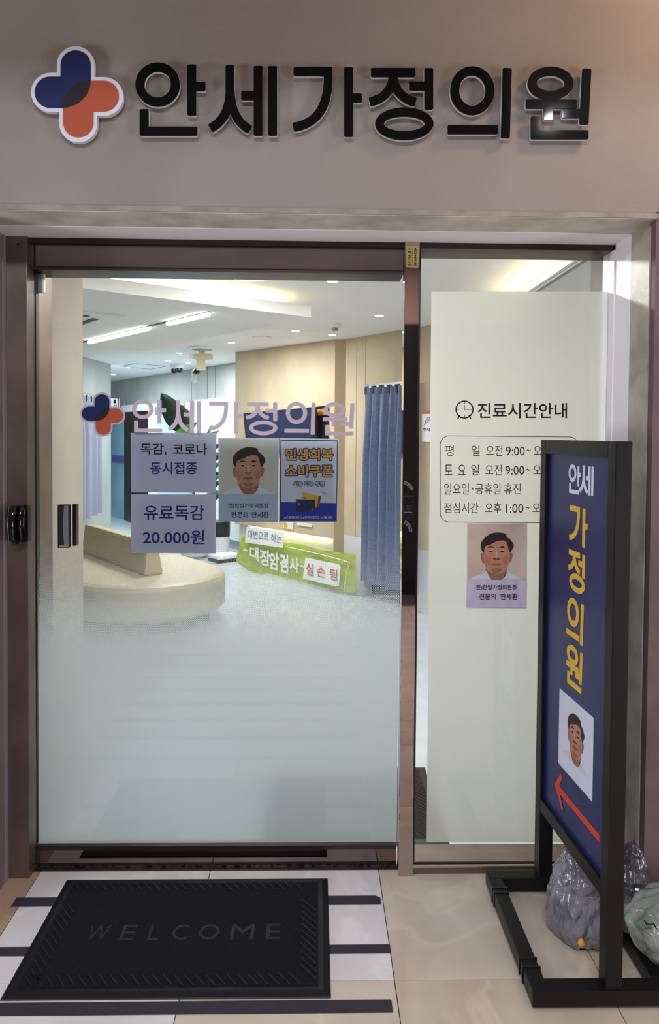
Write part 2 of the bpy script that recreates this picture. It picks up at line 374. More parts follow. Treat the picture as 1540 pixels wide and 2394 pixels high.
# ------------------------------------------------------------------ door frame
glass = mat_glass()
def ypts(l, Y): return [on_y(x, y, Y) for x, y in l]
xj = on_y(65,1200,Y3).x   # inner edge of left jamb
j = struct(MB().box((X_L+.004,Y3,0),(xj,2.8,ZS)).build('trim_7', steel2, bevel=.001), 'brushed bronze left door jamb')
MB().lathe([(.004,0),(.004,.004)], on_y(42,571,Y3-.001), 12, V((1,0,0)), V((0,0,1)), V((0,1,0))).build('screw_hole', blackp, j)
xm0 = on_y(946,1200,Y3).x; xm1 = on_y(974,1200,Y3).x
xm0 = on_y(940,1200,Y3).x
mul = struct(MB().box((xm0,Y3,0),(xm1,2.612,ZS)).build('trim_8', steel, bevel=.0015), 'mirror-polished bronze mullion between door and window')
zh = on_y(500,637,2.60).z
hd = sroot('trim_9', 'bronze door header box')
MB().box((xj,2.595,zh+.012),(xm0,2.72,ZS-.018)).build('header_cover', mat('satin_header_steel',(146,136,140),.28,.9,c2=(132,122,126),ns=3), hd, bevel=.002)
MB().box((xj,2.575,ZS-.018),(xm0,2.72,ZS)).build('header_cap', steeld, hd)
MB().box((xj,2.588,zh),(xm0,2.72,zh+.012)).build('header_lip', steeld, hd, bevel=.001)
MB().box((xj+.012,2.592,zh),(xj+.016,2.60,ZS-.018)).build('header_joint', blackp, hd)
# floor track
tr = sroot('trim_10', 'dark floor track of the sliding door')
MB().box((xj,2.60,0),(xm0,2.70,.006)).build('track_plate', steeld, tr)
MB().box((xj,2.612,.004),(xm0,2.618,.012)).build('track_rib', mat('worn_steel',(130,125,120),.4,1,c2=(40,36,36),ns=60), tr)
# ------------------------------------------------------------------ sliding door
YG = 2.622
door = sroot('door_1', 'sliding glass clinic door with a frosted lower half')
xd0 = on_y(83,1200,YG).x; xd1 = on_y(941,1200,YG).x
zb = on_y(500,1974,YG).z; zt = zh+.01
MB().box((xj,YG,zb-.01),(xm0+.035,YG+.008,zt+.03)).build('glass_pane', glass, door)
MB().box((xj+.004,YG-.008,.022),(xm0-.002,YG+.03,zb-.012)).build('kick_plate', steelk, door, bevel=.001)
MB().box((xj+.004,YG-.012,zb-.014),(xm0-.002,YG+.03,zb)).build('rail_trim', steeld, door, bevel=.002)
MB().box((xj+.004,YG-.004,.008),(xm0-.002,YG+.02,.022)).build('bottom_brush', blackp, door)
MB().box((xj+.022,YG-.006,.0),(xj+.0235,YG+.0,zb-.014)).build('plate_joint', blackp, door)
MB().box((xd0-.014,YG+.012,zb),(xd0,YG+.04,zt+.02)).build('edge_seal', blackp, door)
MB().box((xd1-.004,YG-.003,zb),(xd1+.002,YG+.012,zt+.01)).build('edge_strip', mat('glass_edge',(170,185,185),.3), door)
z0d = on_y(500,1140,YG).z; z1d = on_y(500,1522,YG).z
MB().quad((xd0+.004,YG+.010,zb),(xd1-.008,YG+.010,zb),(xd1-.008,YG+.010,zt),(xd0+.004,YG+.010,zt)).build('frost_film', mat_film('halftone_frost_film', z0d, z1d), door, 'frosted film fading upward into halftone dots')
# ------------------------------------------------------------------ side window
win = sroot('window_1', 'fixed side window with a milky film sheet')
YW = 2.60
zw0 = on_y(1180,2013,YW).z; zw1 = on_y(1200,588,YW).z
MB().box((xm1,YW,zw0-.01),(X_R,YW+.008,zw1+.02)).build('glass_pane', glass, win)
fl = ypts([(1008,682),(1432,682),(1421,1968),(997,1968)], YW+.012)
MB().quad(*fl).build('frost_film', mat_film('milky_film', tint=(.49,.475,.44), see=.2), win, 'milky film sheet with opening hours')
MB().box((xm1,Y3+.015,0),(X_R-.003,2.72,on_y(1180,2026,Y3+.015).z)).build('sill', steel2, win, bevel=.002)
MB().box((xm1,Y3+.03,on_y(1180,2027,Y3+.03).z),(X_R-.003,YW,zw0)).build('glazing_bead', steeld, win, bevel=.002)
MB().box((xm1,Y3+.004,on_y(1180,2028,Y3+.004).z),(X_R-.003,Y3+.014,on_y(1180,2024,Y3+.004).z)).build('sill_lip', mat('bright_steel',(200,198,195),.25,1), win)
MB().box((xm1,Y3+.012,zw1),(X_R-.003,2.72,ZS)).build('window_head', steeld, win, bevel=.002)
MB().box((xm1,Y3+.006,.05),(xm1+.006,YW+.002,zw1)).build('side_bead', steeld, win)
MB().box((X_R-.008,Y3+.0,.05),(X_R-.003,YW+.06,zw1)).build('side_trim', whitep, win)
# ================================================================== INTERIOR SHELL
ZI = 2.5; ZP = 2.35
beige = mat('beige_plaster_wall', (198,182,156), .75, c2=(182,166,142), ns=1.8, nd=8, ramp=(.4,.62))
greyw = mat('grey_concrete_wall', (188,187,180), .75, c2=(168,169,164), ns=2.5, nd=8, stretch=(1,1,.4))
white = mat('white_ceiling_paint', (246,246,246), .8)
marble = mat('white_marble', (224,226,226), .25, c2=(206,208,210), ns=1.6, nd=8)
struct(MB().box((-6,2.72,-.03),(5,16,0)).build('floor', mat('pale_terrazzo_floor', (190,196,202), .3, c2=(180,187,194), ns=6, nd=8)))
struct(MB().box((-6,2.72,ZI),(5,16,ZI+.1)).build('ceiling', white))
P1a = on_z(550,823.5,ZI); P1b = on_z(788,793,ZI)
# right display wall (protruding), direction from P1b to P1a
n1 = V((-(P1a-P1b).y, (P1a-P1b).x, 0)).normalized()
if n1.y > 0: n1 = -n1                    # towards camera
print('W1', P1a, P1b, n1)
d1 = (P1a-P1b).normalized()
z_mb = .50
w1 = sroot('wall_display', 'beige wall with the television and a lit marble base')
L1 = (P1a-P1b).length
MB().obox(V((P1b.x,P1b.y,z_mb)), d1*L1, -n1*.6, UP*(ZI-z_mb)).build('plaster_panel', beige, w1)
mbase = MB().obox(V((P1b.x,P1b.y,0))-n1*.07, d1*(L1-.0), -n1*.5, UP*(z_mb)).build('marble_base', marble, w1)
q = V((P1b.x,P1b.y,z_mb-.012))-n1*.03+d1*.12
MB().obox(q, d1*(L1-.35), -n1*.025, UP*.008).build('light_strip', mat('warm_led',(255,236,190),.5,emit=14), w1)
# curtain wall W2
P2a = on_z(803,794,ZI); P2b = on_z(945,770,ZI); d2 = (P2b-P2a).normalized(); n2 = V((d2.y,-d2.x,0))
if n2.y > 0: n2 = -n2
print('W2', P2a, P2b, d2)
def w2(px, py, off=0): return on_pl(px, py, V(P2a)+n2*off, n2)
def s2(px): return (w2(px,1000)-P2a).dot(d2)
so0, so1 = s2(853), s2(968); zo = w2(900,898).z
base2 = V((P2a.x,P2a.y,0))
w2r = sroot('wall_curtain', 'beige panelled wall around the curtained opening')
MB().obox(base2+UP*.55, d2*so0, -n2*.1, UP*(ZI-.55)).build('plaster_panel', beige, w2r)
MB().obox(base2+d2*so0+UP*zo, d2*(so1-so0), -n2*.1, UP*(ZI-zo)).build('plaster_panel', beige, w2r)
MB().obox(base2+d2*so1+UP*.55, d2*(4.2), -n2*.1, UP*(ZI-.55)).build('plaster_panel', beige, w2r)
MB().obox(base2-d2*.3, d2*(so0+.3), -n2*.1, UP*.55).build('marble_base', marble, w2r)
MB().obox(base2+d2*so1, d2*4.2, -n2*.1, UP*.55).build('marble_base', marble, w2r)
jm = mat('panel_joint',(120,98,74),.8)
for px in (832, 853):
    s = s2(px); MB().obox(base2+d2*s+UP*(.55 if px < 850 else zo)+n2*.001, d2*.006, -n2*.01, UP*(ZI-(.55 if px < 850 else zo))).build('joint', jm, w2r)
# recess behind the curtain
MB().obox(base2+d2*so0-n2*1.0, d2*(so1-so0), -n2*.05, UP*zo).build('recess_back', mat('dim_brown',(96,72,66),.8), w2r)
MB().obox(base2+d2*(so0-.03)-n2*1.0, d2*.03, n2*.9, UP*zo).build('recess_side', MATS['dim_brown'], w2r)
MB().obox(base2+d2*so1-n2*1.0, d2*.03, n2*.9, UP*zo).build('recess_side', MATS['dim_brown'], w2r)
# return between W1 and W2
struct(MB().box((P1b.x-.02,P1b.y,0),(P2a.x+.08,P2a.y+.35,ZI)).build('wall_return', mat('beige_return',(186,164,132),.8)))
# far wall W3
P3a = on_z(262,892,ZI); P3b = on_z(545,848,ZI); d3 = (P3b-P3a).normalized(); n3 = V((d3.y,-d3.x,0))
if n3.y > 0: n3 = -n3
print('W3', P3a, P3b)
struct(MB().obox(V((P3a.x,P3a.y,0))-d3*3, d3*((P3b-P3a).length+5), -n3*.1, UP*ZI).build('wall_far', greyw))
def w3(px, py, off=0): return on_pl(px, py, V(P3a)+n3*off, n3)
wf = bpy.data.objects['wall_far']
for px in (447, 484, 503):
    a = w3(px,900); MB().obox(V((a.x,a.y,0))+n3*.002, d3*.015, -n3*.01, UP*ZI).build('joint', mat('grey_joint',(112,112,108),.8), wf)
# left wall W4
P4a = on_z(195,834,ZI); P4b = on_z(259,852,ZI)
print('W4', P4a, P4b)
struct(MB().obox(V((P4a.x,P4a.y,0))+(P4a-P4b).normalized()*.0, V((P4b.x-P4a.x,P4b.y-P4a.y,0)), V((-.3,0,0)), UP*ZI).build('wall_inner_left', greyw))
struct(MB().box((-5.5,P4a.y-.02,0),(P4a.x,P4a.y+.1,ZI)).build('wall_inner_corner', greyw))
struct(MB().box((-5.5,3.2,0),(-5.4,16,ZI)).build('wall_side_left', greyw))
struct(MB().box((-5.5,15.9,0),(3,16,ZI)).build('wall_end', greyw))
struct(MB().box((4.2,2.7,0),(4.3,9,ZI)).build('wall_side_right', beige))
# pilaster just inside the door
xpl = on_y(92,900,2.76).x
pil = struct(MB().box((-5.5,2.76,0),(xpl,on_z(0,0,0).y*0+3.27,ZI)).build('wall_pilaster', mat('beige_pilaster',(158,149,137),.7,c2=(144,135,124),ns=2.2,nd=6)))
struct(MB().box((X_L-.3,2.8,0),(X_L+.012,2.85,ZI)).build('wall_inner_front', whitep))
# dropped ceiling panel with cove
def z_(px,py,z): return on_z(px,py,z)
Bc = on_z(727,742,ZP); Cc = on_z(330,823,ZP); s_ = (Cc-Bc).dot(A)
print('panel', Bc, Cc, s_)
pn = sroot('ceiling_panel', 'dropped ceiling panel with hidden warm cove light')
MB().obox(Bc, A*s_, -B*2.9, UP*.075).build('panel_slab', white, pn)
MB().obox(Bc+A*.16-B*.16+UP*.075, A*(s_-.32), -B*2.6, UP*(ZI-ZP-.075)).build('panel_core', white, pn)
led = mat('cove_led',(255,236,188),.5,emit=8)
MB().obox(Bc+A*.16-B*.145+UP*.078, A*.02, -B*2.5, UP*.008).obox(Bc+A*.15-B*2.6+UP*.078,A*.0,-B*.0,UP*.0) and None
MB().obox(Bc+A*.13-B*.17+UP*.078, A*.02, -B*2.5, UP*.01).build('cove_led', led, pn)
MB().obox(Bc+A*.16-B*.13+UP*.078, A*(s_-.32), -B*.02, UP*.01).build('cove_led', led, pn)
# right dropped ceiling
xr = .5*(on_z(1240,680,ZP).x+on_z(1350,600,ZP).x)
pr = sroot('ceiling_bulkhead', 'dropped ceiling strip right of the entrance with cove light')
MB().box((xr,2.76,ZP),(3.2,4.9,ZP+.035)).build('bulkhead_slab', white, pr)
MB().box((xr+.02,2.76,ZP-.012),(xr+.045,4.9,ZP)).build('bulkhead_bead', mat('grey_bead',(170,168,160),.6), pr)
MB().box((xr+.14,2.76,ZP+.035),(3.2,4.9,ZI)).build('bulkhead_core', white, pr)
MB().box((xr+.11,2.8,ZP+.038),(xr+.13,4.85,ZP+.048)).build('cove_led', led, pr)
# ================================================================== BIG SIGN
acr = mat('gloss_black_acrylic', (9,9,11), .06, spec=.45)
wac = mat('white_acrylic', (215,215,228), .3)
YS = Y1-.028
sign = thing('clinic_name_sign', 'large glossy black clinic name lettering on the upper wall', 'sign', on_y(850,320,Y1))
for g in GLYPH:
    fn = lambda x, y: on_y(x, y, YS)
    o = put_polys(MB(), glyph_polys(g), fn, (0,.005,0)).build('letter', acr, sign)
    put_polys(MB(), glyph_polys(g, grow=.4), lambda x, y: on_y(x, y, YS)+V((0,.0052,0)), (0,.009,0)).build('letter_body', wac, o)
blue = flat('print_blue',(24,36,84)); orange = flat('print_orange',(172,82,58)); dark = flat('print_dark',(34,30,34))
def logo(root, fn, th, blue=blue, white=wac):
    mk = lambda k, off, t: put_polys(MB(), [(p, None) for p in LOGO[k]], lambda x, y: fn(x, y)+V((0,off,0)), (0,t,0))
    mk('white', 0, th).build('logo_border', white, root)
    mk('blue', -.0012, .001).build('blue_lobes', blue, root)
    mk('orange', -.0019, .001).build('orange_lobes', orange, root)
    mk('dark', -.0026, .001).build('overlap', dark, root)
lg = thing('cross_logo', 'large blue and orange cross emblem left of the black lettering', 'logo', on_y(180,330,Y1))
logo(lg, lambda x, y: on_y(x, y, YS), .016)
# stand-off pins behind sign
for g in GLYPH:
    x0,y0,x1,y1 = GLYPH[g][0]
# ================================================================== DOOR DECALS
YD = YG-.0012
vin = flat('mauve_vinyl',(186,174,190))
dec = thing('door_name_decal', 'mauve vinyl clinic name lettering across the sliding door glass', 'lettering', on_y(570,1015,YD))
def dfn(x, y): return on_y(308+(x-316)*.4885, 933+(y-146)*.458+(x-316)*.003, YD)
for g in GLYPH:
    put_polys(MB(), glyph_polys(g, w=20), dfn, (0,.0006,0)).build('letter', vin, dec)
lg2 = thing('cross_logo', 'small blue and orange cross decal on the sliding door glass', 'logo', on_y(240,1020,YD))
logo(lg2, lambda x, y: on_y(240+(x-180)*.49, 969+(y-220)*.46, YD), .0005, white=vin)
# ================================================================== PAPERS ON THE DOOR (inside, behind the glass)
ink = flat('black_ink',(22,20,30)); navy = flat('navy_ink',(30,36,110)); 
YP = YG+.016
def paper(name, label, cat, quad, m, Y=YP, th=.0008):
    P = ypts(quad, Y); t = thing(name, label, cat, (P[3]+P[2])/2)
    MB().prism(P, (0,th,0)).build('sheet', m, t)
    return t
lav = mat('lavender_paper',(188,186,212),.7)
p1 = paper('paper_notice', 'upper lavender flu notice sheet on the door, black and navy text', 'notice', [(305,1012),(506,1012),(504,1152),(307,1151)], lav)
text('독감,', ybox(328,1036,389,1064,YP), ink, p1, NF, bold=.014)
text('코로나', ybox(404,1037,484,1064,YP), ink, p1, NF, bold=.014)
text('동시접종', ybox(351,1080,461,1109,YP), navy, p1, NF, bold=.014)
p2 = paper('paper_notice', 'lower lavender price notice sheet on the door, navy text', 'notice', [(306,1156),(505,1156),(504,1294),(306,1293)], lav)
text('유료독감', ybox(336,1181,478,1216,YP), navy, p2, NF, bold=.014)
text('20.000원', ybox(334,1239,478,1272,YP), navy, p2, NF, bold=.014)
# ---- portrait print, drawn as flat coloured shapes
def cr(pts, n=5, closed=True):
    out = []; N = len(pts)
    for i in range(N if closed else N-1):
        p0, p1_, p2_, p3 = pts[(i-1) % N], pts[i], pts[(i+1) % N], pts[(i+2) % N]
        for k in range(n):
            t = k/n
            out.append(tuple(.5*((2*p1_[c])+(-p0[c]+p2_[c])*t+(2*p0[c]-5*p1_[c]+4*p2_[c]-p3[c])*t*t+(-p0[c]+3*p1_[c]-3*p2_[c]+p3[c])*t**3) for c in (0,1)))
    return out
FACE = [
 ('shoulders','shirt',[(150,1410),(260,1330),(400,1285),(500,1250),(545,1190),(600,1300),(690,1400),(880,1405),(960,1330),(1000,1185),(1060,1250),(1190,1310),(1370,1410)],0),
 ('collar_shadow','shade',[(975,1190),(1005,1230),(960,1320),(880,1405),(850,1390)],0),
 ('neck','skin2',[(560,1130),(990,1130),(985,1210),(945,1310),(870,1400),(690,1402),(620,1330),(570,1240)],1),
 ('ear','skin2',[(485,785),(430,810),(428,900),(460,1000),(520,1010),(520,800)],1),
 ('ear','skin2',[(1060,790),(1120,800),(1122,880),(1085,985),(1030,1000),(1030,800)],1),
 ('face','skin',[(490,740),(500,620),(600,520),(760,470),(920,480),(1020,560),(1055,720),(1058,900),(1030,1060),(975,1170),(880,1235),(770,1255),(650,1230),(550,1150),(505,1020),(488,880)],1),
 ('cheek','skin3',[(520,850),(640,900),(640,1000),(560,1090),(520,980)],1),
 ('cheek','skin3',[(1030,850),(920,900),(910,990),(980,1090),(1020,980)],1),
 ('chin','skin2',[(660,1150),(770,1130),(890,1150),(860,1215),(770,1235),(690,1215)],1),
 ('hair','hair',[(487,785),(440,720),(425,620),(450,520),(540,420),(660,350),(780,330),(900,340),(980,370),(995,430),(1080,500),(1140,580),(1150,640),(1110,720),(1070,785),(1040,720),(1010,600),(960,520),(860,510),(740,545),(640,600),(540,630),(505,680)],1),
 ('brow','hair',[(580,650),(640,632),(712,655),(710,672),(640,668),(590,678)],1),
 ('brow','hair',[(835,650),(900,632),(945,642),(940,672),(890,678),(835,668)],1),
 ('eyelid','skin4',[(590,740),(640,705),(700,735),(690,745),(640,730),(600,750)],1),
 ('eyelid','skin4',[(845,735),(900,705),(950,745),(940,750),(900,728),(850,745)],1),
 ('eye','hair',[(600,748),(645,732),(690,745),(660,768),(625,768)],1),
 ('eye','hair',[(850,745),(895,732),(935,748),(910,766),(870,766)],1),
 ('nose_highlight','skin4',[(750,740),(775,740),(790,860),(770,885),(750,860)],1),
 ('nose_shadow','lip2',[(690,905),(730,900),(765,925),(800,900),(845,910),(830,930),(765,945),(705,932)],1),
 ('mouth','lip',[(655,1045),(710,1015),(765,1020),(820,1012),(885,1040),(830,1062),(765,1085),(700,1068)],1),
 ('mouth_line','lip2',[(655,1048),(710,1030),(770,1036),(830,1028),(885,1048),(830,1042),(770,1048),(700,1042)],1),
]
PM = dict(shirt=flat('shirt_white',(196,198,214)), shade=flat('collar_dark',(44,30,32)), skin=flat('skin_print',(178,126,102)), skin2=flat('skin_print_shade',(148,98,80)),
          skin3=flat('skin_print_cheek',(164,112,90)), skin4=flat('skin_print_light',(206,160,128)), hair=flat('hair_print',(46,34,36)), lip=flat('lip_print',(160,96,90)), lip2=flat('lip_dark',(110,62,56)))
def portrait(root, q, nrm, full=False):
    """q = world corners of the photo area"""
    def fn(x, y):
        u = (x-135)/1295; v = (y-150)/1260
        if full: u, v = .5+(u-.5)*.86+.02, .05+v*.74
        return bil(q, u, v)
    k = 1
    if full:
        MB().poly([fn(x,y)+nrm*.0004 for x, y in [(150,1405),(690,1400),(880,1405),(1370,1405),(1480,1560),(1500,1755),(60,1755),(70,1560)]]).build('printed_shirt', PM['shirt'], root)
    for nm, m, pts, sm in FACE:
        k += 1
        P = cr(pts) if sm else pts
        MB().poly([fn(x, y)+nrm*(.0004+.00012*k) for x, y in P]).build('printed_'+nm, PM[m], root)
frm = mat('print_white_border',(196,198,204),.6)
p3 = paper('portrait_poster', 'portrait poster of a man in white on the sliding door', 'poster', [(510,1024),(652,1024),(650,1220),(511,1219)], frm)
q = ybox(514,1027,649,1156,YP); MB().poly([c+NF*.0003 for c in q]).build('photo_background', flat('photo_beige',(186,182,174)), p3)
portrait(p3, q, NF)
MB().poly([c+NF*.0034 for c in ybox(511,1156,649,1218,YP)]).build('caption_strip', flat('caption_blue_grey',(164,174,196)), p3)
text('전)한빛가정의원장', ybox(533,1176,628,1189,YP), ink, p3, NF, .004, bold=.012)
text('전문의', ybox(540,1196,580,1210,YP), ink, p3, NF, .004, bold=.012)
text('안세환', ybox(588,1196,628,1210,YP), ink, p3, NF, .004, bold=.012)
# ---- coupon poster
p4 = paper('coupon_poster', 'blue and white coupon poster with yellow block lettering on the door', 'poster', [(653,1024),(792,1026),(788,1221),(652,1220)], frm)
rb = flat('royal_blue',(40,52,150)); nvb = flat('poster_navy',(38,44,104)); gold = flat('poster_gold',(214,158,62))
MB().poly([c+NF*.0003 for c in ypts([(655.5,1028),(790,1029.5),(787,1219),(653.5,1218)],YP)]).build('printed_border', nvb, p4)
MB().poly([c+NF*.0005 for c in ypts([(657.5,1030.5),(787.5,1031.5),(786,1176),(656.5,1174)],YP)]).build('printed_field', flat('poster_grey',(192,192,208)), p4)
MB().poly([c+NF*.0006 for c in ypts([(655.5,1174),(787,1176),(786.5,1219),(654,1218)],YP)]).build('printed_band', rb, p4)
def outl(body, bx, d, m, bold):
    uv, fs = textmesh(body, bold); mb = MB(); x0,y0,x1,y1 = bx
    for k in range(10):
        a = 2*math.pi*k/10; q = ybox(x0+d*math.cos(a), y0+d*math.sin(a), x1+d*math.cos(a), y1+d*math.sin(a), YP)
        mb.add([bil(q,u,v)+NF*(.0008+.00003*k) for u, v in uv], fs)
    mb.build('lettering_outline', m, p4, recalc=False)
for body, bx in (('민생회복',(668,1049,778,1076)),('소비쿠폰',(667,1087,778,1115))):
    x0,y0,x1,y1 = bx
    outl(body, (x0,y0,x1,y1), 2.2, nvb, .025); text(body, ybox(x0,y0,x1,y1,YP), gold, p4, NF, .0014, bold=.025)
outl('사용 가능 병원', (686,1125,757,1136), 1.3, nvb, .012)
text('사용 가능 병원', ybox(686,1125,757,1136,YP), frm, p4, NF, .0013, bold=.012)
text('#신용/체크카드 #지역사랑카드 #선불카드', ybox(664,1206,777,1213,YP), frm, p4, NF, .0009, bold=.01)
def shp(pts, m, off, nm, root=p4, Y=YP): return MB().poly([on_y(x,y,Y)+NF*off for x, y in pts]).build(nm, m, root)
z3 = lambda l: [(640+x/9.625, 1010+y/9.625) for x, y in l]
shp(z3([(640,1355),(1065,1445),(1010,1700),(930,1700),(935,1520),(610,1500)]), gold, .0009, 'printed_card')
shp(z3([(1005,1432),(1068,1447),(1005,1700),(970,1700)]), flat('card_brown',(92,72,84)), .0011, 'printed_card_stripe')
shp(z3([(495,1510),(935,1520),(932,1795),(490,1780)]), flat('card_navy',(40,44,84)), .0013, 'printed_card')
for cx, cy, rx, ry in ((572,1620,34,26),(868,1745,26,38),(690,1480,34,26)):
    shp(z3(ellipse(cx,cy,rx,ry,14)), orange, .0016, 'printed_chip')
for a, b in (((1058,1330),(1074,1368)),((1132,1340),(1115,1388)),((1182,1375),(1150,1412)),((1218,1438),(1180,1450))):
    shp(z3(stroke([a,b],12,3)), nvb, .0009, 'printed_spark')
# ================================================================== HOURS PRINT ON WINDOW FILM
YH = YW-.0012
hp = thing('opening_hours_decal', 'black opening hours lettering with clock icon on the milky window', 'lettering', on_y(1190,1220,YH))
def sh(polys, nm='printed_icon', Y=YH): return put_polys(MB(), polys, lambda x, y: on_y(x,y,Y), (0,0,0)).build(nm, ink, hp)
cx, cy = 1085.5, 957.5
icon = [(ellipse(cx,cy,21.3,21.3), ellipse(cx,cy,18.2,18.2))]
icon += [(stroke(s, w, .4), None) for s, w in (([(cx,cy),(cx,cy-10)],1.4),([(cx-2,cy),(cx+12,cy)],1.2),([(cx,cy-18),(cx,cy-13)],1.6),([(cx,cy+18),(cx,cy+12)],1.6),([(cx-18,cy),(cx-13,cy)],1.2),([(cx+18,cy),(cx+13,cy)],1.2),
        ([(cx-11,cy+13),(cx-16,cy+22)],3),([(cx+10,cy+13),(cx+15,cy+22)],3),([(cx-13,cy+13),(cx-8,cy+20)],2.4),([(cx+9,cy+18),(cx+15,cy+13)],2.4))]
sh(icon, 'clock_icon')
text('진료시간안내', ybox(1116,942,1325,978,YH), ink, hp, NF, bold=.012)
RR = lambda g: rrect(1028+g,1018+g,1352-g,1221-g,22-g,22-g,22-g,22-g)
n_ = len(RR(0)); put = put_polys(MB(), [(RR(0), RR(1.5))], lambda x, y: on_y(x,y+(x-1028)*.008,YH), (0,0,0)).build('rounded_border', ink, hp)
rows = [(1041,1066,[('평',1040,1060),('일',1102,1121),('오전',1136,1174),('9:00',1182,1226),('~',1231,1240),('오후',1247,1285)]),
        (1086,1111,[('토',1039,1058),('요',1070,1088),('일',1101,1120),('오전',1134,1173),('9:00',1181,1225),('~',1230,1239),('오전',1246,1284)]),
        (1130,1156,[('일요일',1038,1096),('·',1103,1106),('공휴일',1111,1170),('휴진',1178,1217)]),
        (1175,1200,[('점심시간',1038,1118),('오후',1134,1171),('1:00',1182,1223),('~',1228,1237),('오후',1244,1282)])]
for y0, y1, ws in rows:
    for b, x0, x1 in ws:
        a, c = (y0, y1) if b not in '~·' else ((y0+y1)/2-3, (y0+y1)/2+2)
        if ':' in b: a, c = y0+3, y1-1
        text(b, ybox(x0, a, x1, c, YH), ink, hp, NF, bold=.0)
p5 = thing('portrait_poster', 'wrinkled portrait poster of a man in white on the milky window', 'poster', on_y(1160,1420,YH-.004))
MB().grid(lambda u, v: bil(ypts([(1092,1223),(1232,1223),(1231,1422),(1090,1421)],YH-.002),u,v)+V((0,-abs(.003*math.sin(u*17+2*v)*v),0)), 14, 16).build('sheet', mat('window_poster_paper',(200,186,196),.6), p5)
q = ypts([(1093,1226),(1230,1226),(1229,1357),(1093,1357)], YH-.004)
MB().poly([c+NF*.0003 for c in q]).build('photo_background', mat('photo_tan',(196,176,164),.6,c2=(178,158,146),ns=9), p5)
portrait(p5, q, NF)
MB().grid(lambda u, v: bil(ypts([(1091,1356),(1231,1356),(1231,1421),(1089,1421)],YH-.0085),u,v)+V((0,.0012*math.sin(u*30+5*v),0)), 24, 4).build('caption_strip', flat('caption_lavender',(186,178,200)), p5, smooth=True)
text('전)한빛가정의원장', ybox(1111,1366,1206,1379,YH), ink, p5, NF, .0105, bold=.012)
text('전문의', ybox(1118,1386,1157,1400,YH), ink, p5, NF, .0105, bold=.012)
text('안세환', ybox(1168,1386,1208,1400,YH), ink, p5, NF, .0105, bold=.012)
# ================================================================== DOOR HARDWARE
lk = thing('door_lock', 'black digital lock pad fixed to the sliding door glass', 'lock', on_y(150,1280,YG-.02))
b0 = on_y(134.5,1281,YG-.022); b1 = on_y(161.5,1180,YG-.022)
blkp = mat('black_plastic',(20,18,22),.3); glossk = mat('gloss_black_plastic',(10,9,12),.06,coat=.5)
MB().box((b0.x,YG-.022,b0.z),(b1.x,YG,b1.z)).build('lock_body', blkp, lk, bevel=.002)
MB().prism([on_y(x,y,YG-.0232) for x,y in ((136.5,1182),(160,1182),(159.5,1277),(137.5,1277))],(0,.001,0)).build('touch_panel', mat('dark_panel',(52,44,48),.15), lk)
MB().prism([on_y(x,y,YG-.0240) for x,y in ((150,1182),(159.5,1182),(160,1275),(150,1275),(147,1240),(147,1215))],(0,.0006,0)).build('grey_cover', mat('grey_film',(110,112,128),.3), lk)
MB().prism([on_y(x,y,YG-.0240) for x,y in ((138,1275),(160,1275),(160,1279),(138,1279))],(0,.0006,0)).build('sticker', flat('pink_sticker',(150,120,124)), lk)
MB().box((b1.x,YG+.012,b0.z+.002),(b1.x+.014,YG+.04,b1.z-.001)).build('inner_body', blkp, lk, bevel=.002)
rd = thing('card_reader', 'glossy black two-lobed reader on the left door jamb', 'reader', on_y(42,1268,2.52))
rc = on_y(41,1224,2.535)
def lobe(x0, x1, y0, y1, yf):
    def fn(u, v):
        a = math.pi*u; x = x0+(x1-x0)*u
        bow = -.012*math.sin(math.pi*v)
        r = (.45+.55*math.sin(math.pi*v)**.25)
        return V((x, yf+bow+ .016-.022*math.sin(a)**.6*r, y0+(y1-y0)*v))
    return MB().grid(fn, 12, 18)
zz0 = on_y(40,1268,2.53).z; zz1 = on_y(40,1181,2.53).z
MB().box((on_y(18,1220,2.53).x,2.525,zz0+.003),(on_y(33,1220,2.525).x,2.56,zz1-.004)).build('reader_side', blkp, rd, bevel=.004)
xa, xb, xc = on_y(30,1220,2.51).x, on_y(45,1220,2.51).x, on_y(61,1220,2.51).x
MB().box((xa,2.525,zz0+.002),(xc,2.56,zz1-.002)).build('reader_back', blkp, rd, bevel=.003)
lobe(xa-.002, xb, zz0-.001, zz1+.001, 2.492).build('lens_cover', glossk, rd, smooth=True)
lobe(xb, xc, zz0+.004, zz1+.003, 2.498).build('lens_cover', glossk, rd, smooth=True)
MB().tube([V((xa-.003,2.488-.012*math.sin(math.pi*t),zz0+(zz1-zz0)*t)) for t in [i/10 for i in range(11)]],.0012,6).build('chrome_edge', mat('chrome',(210,205,205),.15,1), rd)
st = thing('door_stopper', 'grey bracket with a white edge hanging at the door top left', 'bracket', on_y(90,632,YG+.03))
a = on_y(79,683,YG+.03); b = on_y(96,628,YG+.03)
MB().box((a.x,YG+.03,a.z),(b.x,YG+.05,b.z)).build('bracket_plate', mat('bracket_grey',(128,122,134),.5), st, bevel=.003)
MB().box((b.x,YG+.03,a.z),(b.x+.009,YG+.05,b.z)).build('bracket_edge', whitep, st, bevel=.003)
